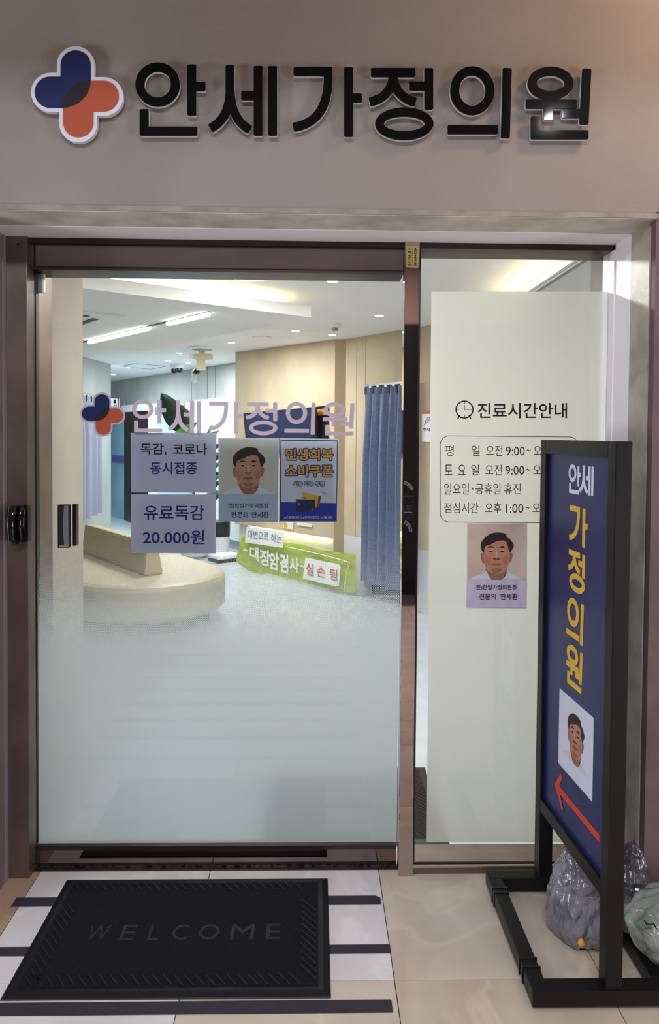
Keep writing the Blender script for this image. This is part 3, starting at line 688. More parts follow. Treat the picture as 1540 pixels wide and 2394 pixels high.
# mullion key lock and stickers
YM = Y3-.0015
kl = thing('key_switch', 'small black key switch plate on the mullion', 'switch', on_y(955,1214,YM))
MB().prism(ypts([(943,1159),(966.5,1159),(965.5,1214),(942.5,1214)],YM),(0,.002,0)).build('plate_rim', mat('grey_rim',(96,84,92),.3,.6), kl)
MB().prism([p+NF*.0008 for p in ypts([(945,1161),(965,1161),(964,1212.5),(944.3,1212.5)],YM)],(0,.001,0)).build('plate', blkp, kl)
ring = lambda cx, cy, r, w: [(ellipse(cx,cy,r,r,20), ellipse(cx,cy,r-w,r-w,20))]
MBm = lambda polys, off, nm, m, root: put_polys(MB(), polys, lambda x,y: on_y(x,y,YM)+NF*off, (0,.0008,0)).build(nm, m, root)
MBm(ring(955,1187,6.2,1.6), .002, 'keyhole_ring', MATS['grey_rim'], kl)
MBm([(stroke([(955,1184.5),(955,1189)],1.2,.3),None)], .002, 'key_slot', MATS['bright_steel'], kl)
MBm(ring(955,1163,3.4,1), .002, 'screw', MATS['grey_rim'], kl); MBm(ring(954,1210,3.4,1), .002, 'screw', MATS['grey_rim'], kl)
MBm([(stroke([(943,1198),(963,1198)],3,.5),None)], .002, 'plate_label', flat('label_grey',(104,92,102)), kl)
ys = thing('gas_sticker', 'yellow service sticker with black text atop the mullion', 'sticker', on_y(964,627,YM))
sq = ypts([(950.5,575.5),(979,576.5),(977.5,625.5),(949.5,624.5)],YM)
MB().prism(sq,(0,.0008,0)).build('sticker_sheet', flat('sticker_yellow',(190,180,110)), ys)
def vtext(body, x0, y0, x1, y1, m, root, bold=0):   # reads upwards, turned 90 degrees anticlockwise
    c = ybox(x0,y0,x1,y1,YM); q = [c[3], c[0], c[1], c[2]]
    return text(body, q, m, root, NF, .0006, bold)
vtext('도시가스 공사', 953.5,578.5,960,622, ink, ys, .03); vtext('신속을 공급합니다.', 962,578,966,622, flat('brown_ink',(92,78,50)), ys, .0); vtext('051)634-2224', 968,579,974.5,622, ink, ys, .03)
def arc_sticker(pts, w, label, body):
    t = thing('arc_sticker', label, 'sticker', on_y(*pts[-1],YM))
    P = bez(*pts, 12)
    MBm([(stroke(P, w, 2.2),None)], .0004, 'sticker_band', flat('mauve_sticker',(128,112,126)), t)
    q = []
    uv, fs = textmesh(body, .03)
    def pos(u, v):
        k = u*11+.5; i = min(int(k), 11); f = k-i; a, b = P[i], P[min(i+1,12)]
        x, y = a[0]+(b[0]-a[0])*f, a[1]+(b[1]-a[1])*f; dx, dy = b[0]-a[0], b[1]-a[1]; l = math.hypot(dx,dy) or 1
        o = (v-.5)*w*.66; return on_y(x-dy/l*o, y+dx/l*o, YM)+NF*.0012
    MB().add([pos(u,v) for u, v in uv], fs).build('lettering', ink, t, recalc=False)
arc_sticker([(944,1127),(951,1130),(960,1136),(964,1146)], 7.5, 'upper arc sticker above the key switch on the mullion', '343-0111')
arc_sticker([(945,1220),(952,1223),(959,1231),(960,1243)], 7.5, 'lower arc sticker below the key switch on the mullion', '열쇠전문')
# ================================================================== TAPES AND MAT
tape = mat('black_grip_tape',(44,40,52),.65,bump=.3,bs=300)
def tp(x0, x1, y0, y1, label, cut=0):
    a = on_z(x0,y0,0); b = on_z(x1,y0,0); c = on_z(x1,y1,0); d = on_z(x0,y1,0)
    xa, xb = min(a.x,d.x), (b.x+c.x)/2
    P = [V((xa,(c.y+d.y)/2,.0005)), V((xb,(c.y+d.y)/2,.0005)), V((xb,(a.y+b.y)/2-cut,.0005)), V((xb-cut*1.3,(a.y+b.y)/2,.0005)), V((xa,(a.y+b.y)/2,.0005))]
    return tag(MB().prism(P,(0,0,.0012)).build('grip_tape', tape), label, 'tape', 'black grip tapes on the tiles')
tp(40,890,2097,2118,'black grip tape strip nearest the door, passing under the mat', .012)
tp(-10,913,2212,2233,'middle black grip tape strip crossing under the mat')
tp(-20,917,2342,2372,'long black grip tape strip in front of the mat')
y_t = on_z(400,2357,0).y
for k in range(1, 9):
    yy = y_t-.235*k; tag(MB().box((-1.1,yy-.02,.0005),(TX0-.02,yy+.02,.0017)).build('grip_tape', tape), ['first','second','third','fourth','fifth','sixth','seventh','eighth'][k-1]+' black grip tape counted outward from the mat on the corridor floor', 'tape', 'black grip tapes on the corridor floor')
rubber = mat('black_rubber',(17,16,20),.5,spec=.3); pile = mat('black_mat_pile',(7,7,9),.8,c2=(30,28,36),ns=260,nd=2,bump=1,bs=420,spec=.2)
def doormat(x0, x1, y0, y1, label, words, z=.002):
    t = thing('doormat', label, 'mat', ((x0+x1)/2,(y0+y1)/2,z)); r = .035
    mb = MB()
    ring_o = [V((x0,y0,z)),V((x1,y0,z)),V((x1,y1,z)),V((x0,y1,z))]
    lv = [(0,0),(.003,.003),(.02,.009),(r,.008)]
    vs = []
    for ins, h in lv: vs += [V((x0+ins,y0+ins,z+h)),V((x1-ins,y0+ins,z+h)),V((x1-ins,y1-ins,z+h)),V((x0+ins,y1-ins,z+h))]
    fs = [(4*k+i,4*k+(i+1)%4,4*k+4+(i+1)%4,4*k+4+i) for k in range(3) for i in range(4)]+[(12,13,14,15),(3,2,1,0)]
    mb.add(vs, fs).build('rubber_border', rubber, t)
    MB().box((x0+r,y0+r,z+.004),(x1-r,y1-r,z+.0095)).build('pile', pile, t)
    mb = MB(); Lr = .07
    def bar(x, y, l=Lr):
        a, b = V((x,y,z+.0094)), V((x+l*.62,y-l*.78,z+.0094)); n = (b-a).cross(UP).normalized()*.0022
        mb.obox(a-n, b-a, n*2, UP*.003)
    nx = int((x1-x0-2*r)/.03)
    for i in range(nx-1):
        x = x0+r+.004+i*.03
        if x+Lr*.62 < x1-r: bar(x, y1-r-.004, .05); bar(x, y0+r+.045, .055)
    ny = int((y1-y0-2*r)/.03)
    for k in range(2, ny-2):
        y = y0+r+.02+k*.03
        bar(x0+r+.004, y, .075); bar(x1-r-.052, y, .075)
    mb.build('ridge', mat('ridge_rubber',(24,23,27),.5,spec=.3), t, kind='stuff')
    if words:
        zt_ = z+.0098
        w0 = on_z(255,2180,zt_); w1 = on_z(660,2166,zt_); yb = on_z(600,2196,zt_).y; yt = on_z(600,2160,zt_).y
        n = len(words); wd = w1.x-w0.x; cw = wd/(n*1.35)
        for ch, (xa_, xb_) in zip(words, [(205,255),(284,316),(348,374),(403,440),(465,513),(540,594),(622,655)]):
            a_, b_ = on_z(xa_,2180,zt_).x, on_z(xb_,2180,zt_).x
            q = [V((a_,yt,zt_)),V((b_,yt,zt_)),V((b_,yb,zt_)),V((a_,yb,zt_))]
            uv, fs_ = textmesh(ch, .0)
            MB().add([bil(q,u,v) for u,v in uv], fs_).build('letter', mat('embossed_letter',(29,26,31),.6), t)
    return t
m0 = on_z(155,2060,0); m1 = on_z(763,2055,0); m2 = on_z(777,2336,0); m3_ = on_z(0,2341,0)
print('mat', m0, m1, m2, m3_)
doormat((m0.x+m3_.x)/2, (m1.x+m2.x)/2, (m2.y+m3_.y)/2, (m0.y+m1.y)/2, 'black welcome doormat on the tiles outside the sliding door', 'WELCOME')
i0 = on_z(993,1795,0)
doormat(i0.x-.72, i0.x, 2.76, i0.y, 'black ribbed doormat inside, seen through the side window', '', z=.0)
# ================================================================== SIGN STAND
XP = .765
blkm = mat('satin_black_steel',(14,13,15),.42,spec=.35)
yr = 2.50; yf = 1.95; tz = 1.545; bz = .33; t_ = .046
XF = .798                      # the panel stands slightly askew on its base
ss = thing('sign_stand', 'black steel frame stand holding a dark blue clinic panel', 'stand', (XP+.1,2.22,0))
PR = V((XP,yr,0)); SU = (V((XF,yf,0))-PR).normalized(); SN = V((-SU.y,SU.x,0))   # SU runs towards the viewer
if SN.x > 0: SN = -SN
SL = (V((XF,yf,0))-PR).length
for k in (0, SL-t_):
    MB().obox(PR+SU*k+UP*.05, SU*t_, -SN*t_, UP*(tz-.05)).build('post', blkm, ss, bevel=.002)
MB().obox(PR+SU*t_+UP*(tz-t_), SU*(SL-2*t_), -SN*t_, UP*t_).build('top_bar', blkm, ss, bevel=.002)
MB().obox(PR+SU*t_+UP*(bz-t_*.9), SU*(SL-2*t_), -SN*t_, UP*t_*.9).build('bottom_bar', blkm, ss, bevel=.002)
bxl = on_z(1137,2080,.03).x; bxr = .99; bh = (.012,.055)
print('base', bxl)
bxl = .597
for y0, y1 in ((yf-.005,yf+t_),(yr-t_,yr)):
    MB().box((bxl,y0,bh[0]),(bxr,y1,bh[1])).build('base_bar', blkm, ss, bevel=.002)
for x in (bxl, bxr-t_):
    MB().box((x,yf+t_,bh[0]),(x+t_,yr-t_,bh[1])).build('base_rail', blkm, ss, bevel=.002)
for x in (bxl+.012, bxr-.035):
    for y in (yf+.09, yr-.08):
        MB().box((x,y,0),(x+.022,y+.03,.012)).build('foot', mat('white_foot',(170,170,178),.4), ss)
for y in (yf+.085, yf+.12, yr-.1, yr-.125):
    MB().box((bxl-.003,y,bh[0]-.002),(bxl+t_+.003,y+.006,bh[1]+.003)).build('cable_tie', mat('black_tie',(14,13,14),.35), ss)
NX = SN; PP_ = PR-SN*.012
MB().obox(PP_+SU*t_+UP*bz, SU*(SL-2*t_), -SN*.018, UP*(tz-t_-bz)).build('panel', mat('panel_blue',(22,31,90),.35,spec=.4), ss)
wht = flat('panel_white',(214,218,240)); yel = flat('panel_yellow',(218,178,62)); redp = flat('panel_red',(206,66,50))
def sx(x, y): return on_pl(x, y, PP_, SN)
def su(p): return (p-PP_).dot(SU)
def sp(u, z): return V((PP_.x,PP_.y,0))+SU*u+UP*z
def sglyph(g, TL, BR, m):
    a, b = sx(*TL), sx(*BR); x0,y0,x1,y1 = GLYPH[g][0]
    fn = lambda x, y: sp(su(a)+(su(b)-su(a))*(x-x0)/(x1-x0), a.z+(b.z-a.z)*(y-y0)/(y1-y0))+NX*.0010
    put_polys(MB(), glyph_polys(g, w=24), fn, -NX*.0004).build('letter', m, ss)
sglyph('an',(1330,1085),(1357,1157),wht); sglyph('se',(1355.5,1086),(1386.5,1161),wht)
sglyph('ga',(1331.5,1180),(1373,1284),yel); sglyph('jeong',(1329,1283),(1366,1394),yel)
sglyph('ui',(1325.5,1391),(1363,1512),yel); sglyph('won',(1325,1500),(1361,1625),yel)
a, b = sx(1308,1608), sx(1384.6,1875)
q = [sp(su(a),a.z),sp(su(b),a.z),sp(su(b),b.z),sp(su(a),b.z)]
MB().poly([c+NX*.0006 for c in q]).build('photo_background', flat('photo_pale_blue',(206,212,232)), ss)
portrait(ss, q, NX, full=True)
for k_, pts in enumerate(([(285,1098),(690,1590),(690,1665),(270,1150)], [(243,1083),(303,975),(320,1022),(287,1100),(270,1150)], [(243,1083),(282,1100),(290,1150),(327,1330),(318,1355)])):
    MB().poly([sx(1240+x/4.275,1580+y/4.275)+NX*(.0008+.0002*k_) for x, y in pts]).build('arrow', redp, ss)
# ================================================================== BAGS
def plastic(name, c, c2, rough, alpha, vs=22):
    m = mat(name, c, rough, c2=c2, ns=9, nd=6, spec=.6, alpha=alpha)
    nt = m.node_tree; n = nt.nodes; L = nt.links; b = n['Principled BSDF']
    tc = n.new('ShaderNodeTexCoord'); ns = n.new('ShaderNodeTexNoise'); ns.inputs['Scale'].default_value = 5; L.new(tc.outputs['Object'], ns.inputs['Vector'])
    ad = n.new('ShaderNodeVectorMath'); ad.operation = 'MULTIPLY_ADD'; ad.inputs[1].default_value = (.25,.25,.25); L.new(ns.outputs['Color'], ad.inputs[0]); L.new(tc.outputs['Object'], ad.inputs[2])
    v = n.new('ShaderNodeTexVoronoi'); v.feature = 'DISTANCE_TO_EDGE'; v.inputs['Scale'].default_value = vs; L.new(ad.outputs[0], v.inputs['Vector'])
    u = n.new('ShaderNodeBump'); u.inputs['Strength'].default_value = 1; u.inputs['Distance'].default_value = .02; b.inputs['Coat Weight'].default_value = .8; b.inputs['Coat Roughness'].default_value = .06; L.new(v.outputs['Distance'], u.inputs['Height']); L.new(u.outputs[0], b.inputs['Normal'])
    return m
def bag(name, label, c, prof, m, sc=(1,1), seed=0, neck=None, lean=(0,0)):
    t = thing(name, label, 'bag', c)
    H = prof[-1][1]; n = 84; mb = MB(); vs = []
    rows_ = 64
    for j in range(rows_+1):
        z = H*j/rows_
        for k in range(len(prof)-1):
            if prof[k][1] <= z <= prof[k+1][1]:
                f = (z-prof[k][1])/(prof[k+1][1]-prof[k][1]+1e-9); f = f*f*(3-2*f); r = prof[k][0]+(prof[k+1][0]-prof[k][0])*f
        for i in range(n):
            a = 2*math.pi*i/n; p = V((math.cos(a), math.sin(a), 0))
            q = V((p.x*1.8, p.y*1.8, z*7))+V((seed*9,0,0))
            nn = noise.noise(q*.8)*.16 + (1-abs(noise.noise(V((a*2.4,z*7,seed)))*2.4))*.06 + (1-abs(noise.noise(V((a*7,z*16,seed+5)))*2.4))*.028
            fold = (.03+.09*(z/H)**1.5)*abs(math.sin(a*6.5+noise.noise(V((z*9,seed,0)))*3))
            rr = r*(1+nn+fold)
            vs.append(V((c[0]+p.x*rr*sc[0]+lean[0]*z, c[1]+p.y*rr*sc[1]+lean[1]*z, max(.002, c[2]+z+.006*noise.noise(q*3)))))
    fs = [(j*n+i, j*n+(i+1)%n, (j+1)*n+(i+1)%n, (j+1)*n+i) for j in range(rows_) for i in range(n)]
    fs += [tuple(range(n)), tuple(range(rows_*n, rows_*n+n))]
    mb.add(vs, fs).build('bag_film', m, t, smooth=True)
    return t
gp = plastic('grey_bag_plastic',(96,95,106),(128,128,140),.22,1)
bg = bag('plastic_bag', 'bulging grey plastic bag on the floor inside the stand frame', (.842,2.255,0), [(.072,0),(.09,.014),(.096,.06),(.092,.12),(.078,.19),(.05,.25),(.02,.29),(.026,.31)], gp, seed=1)
a = on_z(1358,2208,.05)
yw = on_y(1358,2206,2.166)
MB().lathe([(.001,-.014),(.009,-.008),(.012,.002),(.007,.012),(.001,.018)], yw, 9).build('yellow_wrapper', mat('yellow_plastic',(196,140,40),.3), bg, 'yellow wrapper showing through a tear')
bag('plastic_bag', 'dark grey crumpled plastic bag squeezed between the stand and the right wall', (.975,2.2,.057), [(.03,0),(.05,.015),(.052,.1),(.048,.16),(.04,.2),(.028,.24),(.012,.26)], plastic('dark_bag_plastic',(62,58,66),(84,80,90),.2,1,18), sc=(.9,1), seed=4)
cb = bag('plastic_bag', 'pale translucent bag with black marker writing at the right edge', (1.115,2.07,0), [(.06,0),(.12,.03),(.18,.1),(.19,.16),(.16,.21),(.09,.25),(.03,.27)], plastic('clear_bag_plastic',(176,186,178),(150,164,156),.16,.6,14), sc=(1.0,.62), seed=8)
MB().lathe([(.02,0),(.06,.02),(.07,.06),(.05,.11),(.01,.13)], (1.08,2.07,.01), 12).build('bag_contents', mat('green_contents',(120,140,112),.5,c2=(170,140,90),ns=20), cb)
ms = [(1506,2152),(1510,2160),(1520,2162),(1528,2160),(1532,2168),(1536,2172)]
MB().tube([on_y(x,y,1.985)+V((0,0,0)) for x,y in ms], .0022, 6).build('marker_writing', ink, cb)
# ================================================================== INTERIOR THINGS
cream = mat('cream_leather',(184,172,144),.45)
bench = thing('waiting_bench', 'cream upholstered bench with rounded ends behind the door', 'bench', (-1.8,6.7,0))
C0 = V((-1.4,6.15,0)); R0 = .65; LB = 1.3
def stad(r, z):
    out = []
    for i in range(25):
        t = math.pi*i/24-math.pi/2; out.append(C0 - A*(r*math.cos(t)) + B*(r*math.sin(t)) + UP*z)
    for i in range(25):
        t = math.pi*i/24+math.pi/2; out.append(C0 + A*LB - A*(r*math.cos(t)) + B*(r*math.sin(t)) + UP*z)
    return out
prof = [(R0-.03,.12),(R0,.15),(R0,.36),(R0-.015,.39),(R0-.05,.405)]
mb = MB(); rr = [stad(r,z) for r,z in prof]; n = len(rr[0])
mb.add([p for r_ in rr for p in r_], [(j*n+i,j*n+(i+1)%n,(j+1)*n+(i+1)%n,(j+1)*n+i) for j in range(len(rr)-1) for i in range(n)]+[tuple(range(n)),tuple(range((len(rr)-1)*n,len(rr)*n))]).build('seat', cream, bench, smooth=False)
mb = MB(); rr = [stad(R0-.13,z) for z in (.002,.12)]; mb.add([p for r_ in rr for p in r_], [(i,(i+1)%n,n+(i+1)%n,n+i) for i in range(n)]+[tuple(range(n)),tuple(range(n,2*n))]).build('under_shade_block', mat('dark_under_block',(40,44,48),.7), bench)  # dark block added to stand in for the shadow under the seat
o0 = V((-1.30,5.99,.403)); h = .27
pts = [o0-B*.085, o0+B*.085, o0+B*.045+UP*h+A*.03, o0-B*.045+UP*h+A*.03]
MB().prism(pts, A*1.45).build('backrest', mat('cream_backrest',(190,174,138),.45), bench, bevel=.025)
for s, t in ((.05,-.45),(.0,.45),(1.2,-.45),(1.2,.45)):
    p = C0+A*s+B*t; MB().lathe([(.012,0),(.015,.12)], (p.x,p.y,0), 10).build('leg', MATS['bright_steel'], bench)
# curtains
curt = mat('blue_grey_curtain',(112,124,158),.8,c2=(98,110,144),ns=40,bump=.2,bs=400)
def curtain(name, label, p0, p1, z0, z1, n, amp, nrm, m=curt, flare=.12, rail=True):
    t = thing(name, label, 'curtain', V(((p0.x+p1.x)/2,(p0.y+p1.y)/2,z0)))
    d = p1-p0
    def fn(u, v):
        z = z1+(z0-z1)*v
        k = min(1, .25+v*2.2)
        f = math.sin(u*n*2*math.pi+.8*math.sin(u*7))*amp*k + .3*amp*math.sin(u*n*4.3*math.pi+1)*k
        uu = (u-.5)*(1+flare*v)+.5
        p = V((p0.x,p0.y,0))+V((d.x,d.y,0))*uu+nrm*f; return V((p.x,p.y,z+ (.01*math.sin(u*20) if v == 1 else 0)))
    MB().grid(fn, n*12, 24).build('cloth', m, t, smooth=True, recalc=False)
    mb = MB()
    for i in range(n):
        u = (i+.25)/n; p = p0+d*u
        mb.obox(V((p.x,p.y,z1-.07))+nrm*(amp*.8), d.normalized()*.02, nrm*.012, UP*.07)
    mb.build('pleat', mat('dark_curtain_band',(50,54,72),.8), t)
    if rail:
        MB().obox(V((p0.x,p0.y,z1+.01))-nrm*.01, V((d.x,d.y,0)), nrm*.02, UP*.02).build('rail', MATS['bright_steel'], t)
        for i in range(6):
            p = p0+d*((i+.5)/6); MB().obox(V((p.x,p.y,z1-.004))+nrm*.008, d.normalized()*.03, nrm*.008, UP*.016).build('runner', whitep, t)
    return t
ca, cb_ = w2(857,905,.05), w2(968,905,.05)
curtain('curtain', 'blue-grey pleated curtain hanging in the opening of the beige wall', ca, cb_, w2(900,1372,.05).z, w2(900,903,.05).z, 6, .045, n2)
la, lb = on_z(197,925,2.02), on_z(236,930,2.02)
la = on_y(190,925,8.3); lb = on_y(236,925,9.3)
curtain('curtain', 'pale blue-grey curtain hanging at the far left wall', V((la.x,8.3,0)), V((lb.x,9.3,0)), on_y(215,1205,8.8).z, on_y(215,928,8.8).z, 4, .04, V((1,0,0)), flare=0, m=mat('pale_curtain',(150,156,180),.8))
# curtain seen through the narrow gap at the left
ga_ = on_y(55,890,2.95)
# TV and board on the display wall
def w1p(px, py, off=0): return on_pl(px, py, V(P1a)+n1*off, n1)
tv = thing('television', 'dark flat television tilted forward on the beige wall', 'television', w1p(660,1040,.1))
q = [w1p(568,966,.14), w1p(732,951,.14), w1p(742,1050,.05), w1p(577,1066,.05)]
MB().prism(q, -n1*.05).build('screen_body', mat('tv_back',(34,34,48),.4), tv, bevel=.006)
qq = [bil(q,.03,.06), bil(q,.97,.06), bil(q,.97,.94), bil(q,.03,.94)]
MB().prism([c+n1*.004 for c in qq], -n1*.003).build('screen', mat('tv_screen',(40,44,74),.2), tv)
MB().obox(w1p(650,1010,.0), d1*.2, n1*.06, UP*.15).build('wall_bracket', blkp, tv)
bd = thing('wall_board', 'dark board with an orange top edge beside the television', 'board', w1p(752,1040,.02))
MB().prism([w1p(738,951,.03),w1p(763,948,.03),w1p(762,1040,.03),w1p(740,1045,.03)], -n1*.03).build('board', blkp, bd)
MB().prism([w1p(740,957,.036),w1p(762,955,.036),w1p(762,970,.036),w1p(741,972,.036)], -n1*.004).build('orange_band', flat('board_orange',(176,112,50)), bd)
wp = thing('wall_paper_note', 'small white card with an orange mark on the beige wall', 'note', w1p(675,1240,.01))
MB().prism([w1p(662,1218,.01),w1p(686,1221,.01),w1p(685,1238,.01),w1p(662,1235,.01)], -n1*.004).build('card', flat('note_white',(226,222,210)), wp)
MB().prism([w1p(663,1221,.013),w1p(668,1222,.013),w1p(671,1232,.013),w1p(664,1233,.013)], -n1*.002).build('orange_mark', flat('note_orange',(214,160,70)), wp)
wp = thing('wall_paper_note', 'blank white strip of paper on the beige wall above the lit base', 'note', w1p(710,1232,.01))
MB().prism([w1p(692,1220,.01),w1p(731,1225,.01),w1p(728,1233,.01),w1p(694,1228,.01)], -n1*.004).build('card', MATS['note_white'], wp)
# green banner leaning on the marble base
ban = thing('green_banner', 'crumpled yellow-green banner leaning against the marble base', 'banner', w1p(700,1370,.3))
def wb(px, py): return on_pl(px, py, V(P1a)+n1*.10, n1)
def wbq(x, y):
    return wb(x,y)
top = [(566,1250),(600,1258),(650,1266),(700,1272),(760,1288),(800,1292),(832,1297)]
bot = [(551,1312),(598,1347),(625,1340),(690,1356),(750,1372),(790,1384),(829,1386)]
def lerpl(l, u):
    k = u*(len(l)-1); i = min(int(k), len(l)-2); f = k-i; return (l[i][0]+(l[i+1][0]-l[i][0])*f, l[i][1]+(l[i+1][1]-l[i][1])*f)
def bfn(u, v, off=0, wr=1):
    a, b = lerpl(top,u), lerpl(bot,u); p = wb(a[0]+(b[0]-a[0])*v, a[1]+(b[1]-a[1])*v)
    p = p + n1*(.015*noise.noise(V((u*9,v*3,1)))*wr + .012*noise.noise(V((u*26,v*9,4)))*wr + off)
    p.z = max(p.z, .004); return p
MB().grid(bfn, 70, 22).build('banner_cloth', mat('lime_fabric',(176,190,74),.6,c2=(164,180,62),ns=6), ban, smooth=True, recalc=False)
bw = flat('banner_white',(232,232,226)); wtp = flat('white_sheet',(236,236,234))
def pxtext(body, px, m, root, bold, off):
    uv, fs = textmesh(body, bold)
    (x0,y0),(x1,y1),(x2,y2),(x3,y3) = px
    vs = []
    for u, v in uv:
        x = (x0*(1-u)+x1*u)*(1-v)+(x3*(1-u)+x2*u)*v; y = (y0*(1-u)+y1*u)*(1-v)+(y3*(1-u)+y2*u)*v
        vs.append(wb(x,y)+n1*off)
    return MB().add(vs, fs).build('lettering', m, root, recalc=False)
for ch, quad in (('-',[(573,1283),(583,1285),(583,1288),(573,1286)]),('대',[(588,1275),(609,1280),(609,1312),(588,1307)]),('장',[(611,1282),(636,1287),(636,1326),(611,1320)]),('암',[(634,1289),(656,1293),(656,1334),(634,1329)]),
                 ('검',[(658,1292),(678,1297),(678,1341),(658,1336)]),('사',[(681,1299),(703,1304),(703,1341),(681,1336)]),('-',[(705,1320),(719,1322),(719,1326),(705,1324)])):
    pxtext(ch, quad, bw, ban, .035, .026)
MB().tube([wb(x,y)+n1*.026 for x,y in ((672,1277),(700,1283),(735,1291),(780,1302),(822,1314),(812,1345),(809,1382))], .004, 5).build('printed_line', bw, ban)
s1 = thing('taped_paper', 'white paper sheet with blue handwriting taped atop the banner', 'notice', wb(625,1275))
MB().prism([wb(x,y)+n1*.045 for x,y in ((585,1231),(673,1243),(669,1280),(650,1277),(580,1267))], n1*.003).build('sheet', wtp, s1)
pxtext('대변으로', [(588,1238),(636,1243),(636,1263),(588,1257)], flat('pen_blue',(96,112,172)), s1, .0, .052)
pxtext('하는', [(642,1247),(667,1250),(667,1270),(642,1265)], MATS['pen_blue'], s1, .0, .052)
s2_ = thing('taped_paper', 'white paper sheet with red handwriting taped low on the banner', 'notice', wb(760,1365))
MB().prism([wb(x,y)+n1*.045 for x,y in ((722,1302),(800,1318),(804,1324),(800,1368),(793,1370),(716,1351))], n1*.003).build('sheet', wtp, s2_)
for ch, qd in (('실',[(724,1314),(742,1317),(742,1346),(724,1342)]),('손',[(750,1321),(769,1325),(769,1350),(750,1346)]),('됨',[(779,1327),(797,1331),(797,1357),(779,1353)])):
    pxtext(ch, qd, flat('pen_red',(186,92,96)), s2_, .01, .052)
# low white appliance, black and white bin
ap = thing('floor_scale', 'low white scale with a dark base on the floor left of the banner', 'scale', on_z(527,1318,0))
c = on_z(527,1312,0)
MB().obox(c-B*.16-A*.1+UP*.002, B*.34, A*.26, UP*.035).build('dark_under_block', blkp, ap, bevel=.01)
MB().obox(c-B*.15-A*.09+UP*.037, B*.32, A*.24, UP*.05).build('white_deck', whitep, ap, bevel=.015)
wc = on_z(541,1300,0)
ur = thing('waste_bin', 'white bin with a black lid behind the scale', 'bin', wc+A*.3)
MB().lathe([(.11,0),(.12,.02),(.13,.22)], wc+A*.3, 20).build('bin_body', whitep, ur); MB().lathe([(.132,.22),(.135,.4),(.12,.42)], wc+A*.3, 20).build('bin_lid', blkp, ur)
wk = on_z(517,1302,0)+A*.5
MB().lathe([(.1,0),(.1,.5),(.09,.52)], wk, 20).build('plinth', whitep); tag(bpy.data.objects['plinth'], 'slim white round plinth beside the black lidded bin', 'plinth')
# plant
pl = thing('potted_plant', 'tall potted plant with broad dark leaves behind the paper notices', 'plant', on_z(455,1302,0))
pc = on_z(455,1302,0)
MB().lathe([(.13,0),(.17,.03),(.19,.38),(.17,.4)], pc, 24).build('pot', mat('white_pot',(210,210,206),.4), pl)
lg_ = mat('dark_green_leaf',(34,50,38),.35); lb_ = mat('bright_green_leaf',(88,150,60),.4)
def leaf(pxs, m, Yd, curve=.03):
    """pxs: base, tip in photo pixels plus half width in px"""
    (x0,y0),(x1,y1),w = pxs; dx, dy = x1-x0, y1-y0; l = math.hypot(dx,dy); nx, ny = -dy/l, dx/l
    def fn(u, v):
        hw = w*math.sin(math.pi*min(1,max(0,u))**.8)**.75*(v-.5)*2
        p = on_y(x0+dx*u+nx*hw, y0+dy*u+ny*hw, Yd); p.y += curve*math.sin(math.pi*u)+.03*abs(v-.5); return p
    MB().grid(fn, 12, 4).build('leaf', m, pl, smooth=True, recalc=False)
YPl = pc.y
leaf(((430,1012),(376,918),26), lg_, YPl); leaf(((445,1008),(418,944),16), lg_, YPl-.1)
leaf(((402,1024),(462,986),10), lb_, YPl-.12); leaf(((440,1030),(430,992),8), lb_, YPl-.15); leaf(((475,1035),(496,990),4), lb_, YPl-.1); leaf(((470,1030),(512,1006),6), lb_, YPl-.12)
for k in range(9):
    y = 1045+k*15; leaf(((480,y+8),(517,y-6+6*math.sin(k*2)),7), mat('teal_leaf',(60,120,92),.4) if k % 2 else lg_, YPl+.05*math.sin(k))
MB().tube([V((pc.x,pc.y,.38)), V((pc.x-.02,pc.y,.9)), on_y(440,1040,YPl), on_y(432,1010,YPl)], [.02,.016,.012,.008], 8).build('stem', mat('brown_stem',(86,66,50),.7), pl)
# doors and glazing in the far wall
def w3box(x0,y0,x1,y1,off,th,name,m,parent=None):
    P = [w3(x0,y0,off), w3(x1,y0,off), w3(x1,y1,off), w3(x0,y1,off)]
    za, zb2 = max(p.z for p in P[:2]), min(p.z for p in P[2:])
    zb2 = max(zb2, .002)
    P = [V((P[0].x,P[0].y,za)),V((P[1].x,P[1].y,za)),V((P[1].x,P[1].y,zb2)),V((P[0].x,P[0].y,zb2))]
    return MB().prism(P, -n3*th).build(name, m, parent)
d2_ = sroot('door_2', 'black panelled door in the far hallway wall')
w3box(290,962,345,1245,.10,.1,'door_leaf',mat('black_door',(38,36,44),.35),d2_); w3box(284,948,351,960,.14,.14,'door_frame',whitep,d2_)
w3box(346,962,352,1245,.14,.14,'door_frame',whitep,d2_)
g2 = sroot('window_2', 'pale blue frosted hallway glazing right of the black door')
w3box(353,968,440,1180,.03,.03,'glass_pane',mat('pale_blue_glazing',(176,206,222),.3),g2); w3box(353,952,442,966,.06,.06,'window_frame',mat('grey_frame',(120,122,140),.4),g2)
g3 = sroot('door_3', 'blue tinted glass door at the far left of the hallway')
w3box(255,945,289,1262,.06,.04,'glass_pane',mat('blue_glazing',(150,192,212),.3,c2=(122,168,196),ns=1.2),g3); w3box(262,1066,289,1079,.08,.01,'sign_strip',flat('violet_strip',(86,84,160)),g3)
wl = struct(w3box(455,935,560,1240,.05,.05,'trim_11',mat('lit_area_white',(226,234,234),.5)), 'white panel standing in for the lit part of the far wall right of the plant')  # pale colour stands in for light on this stretch of wall
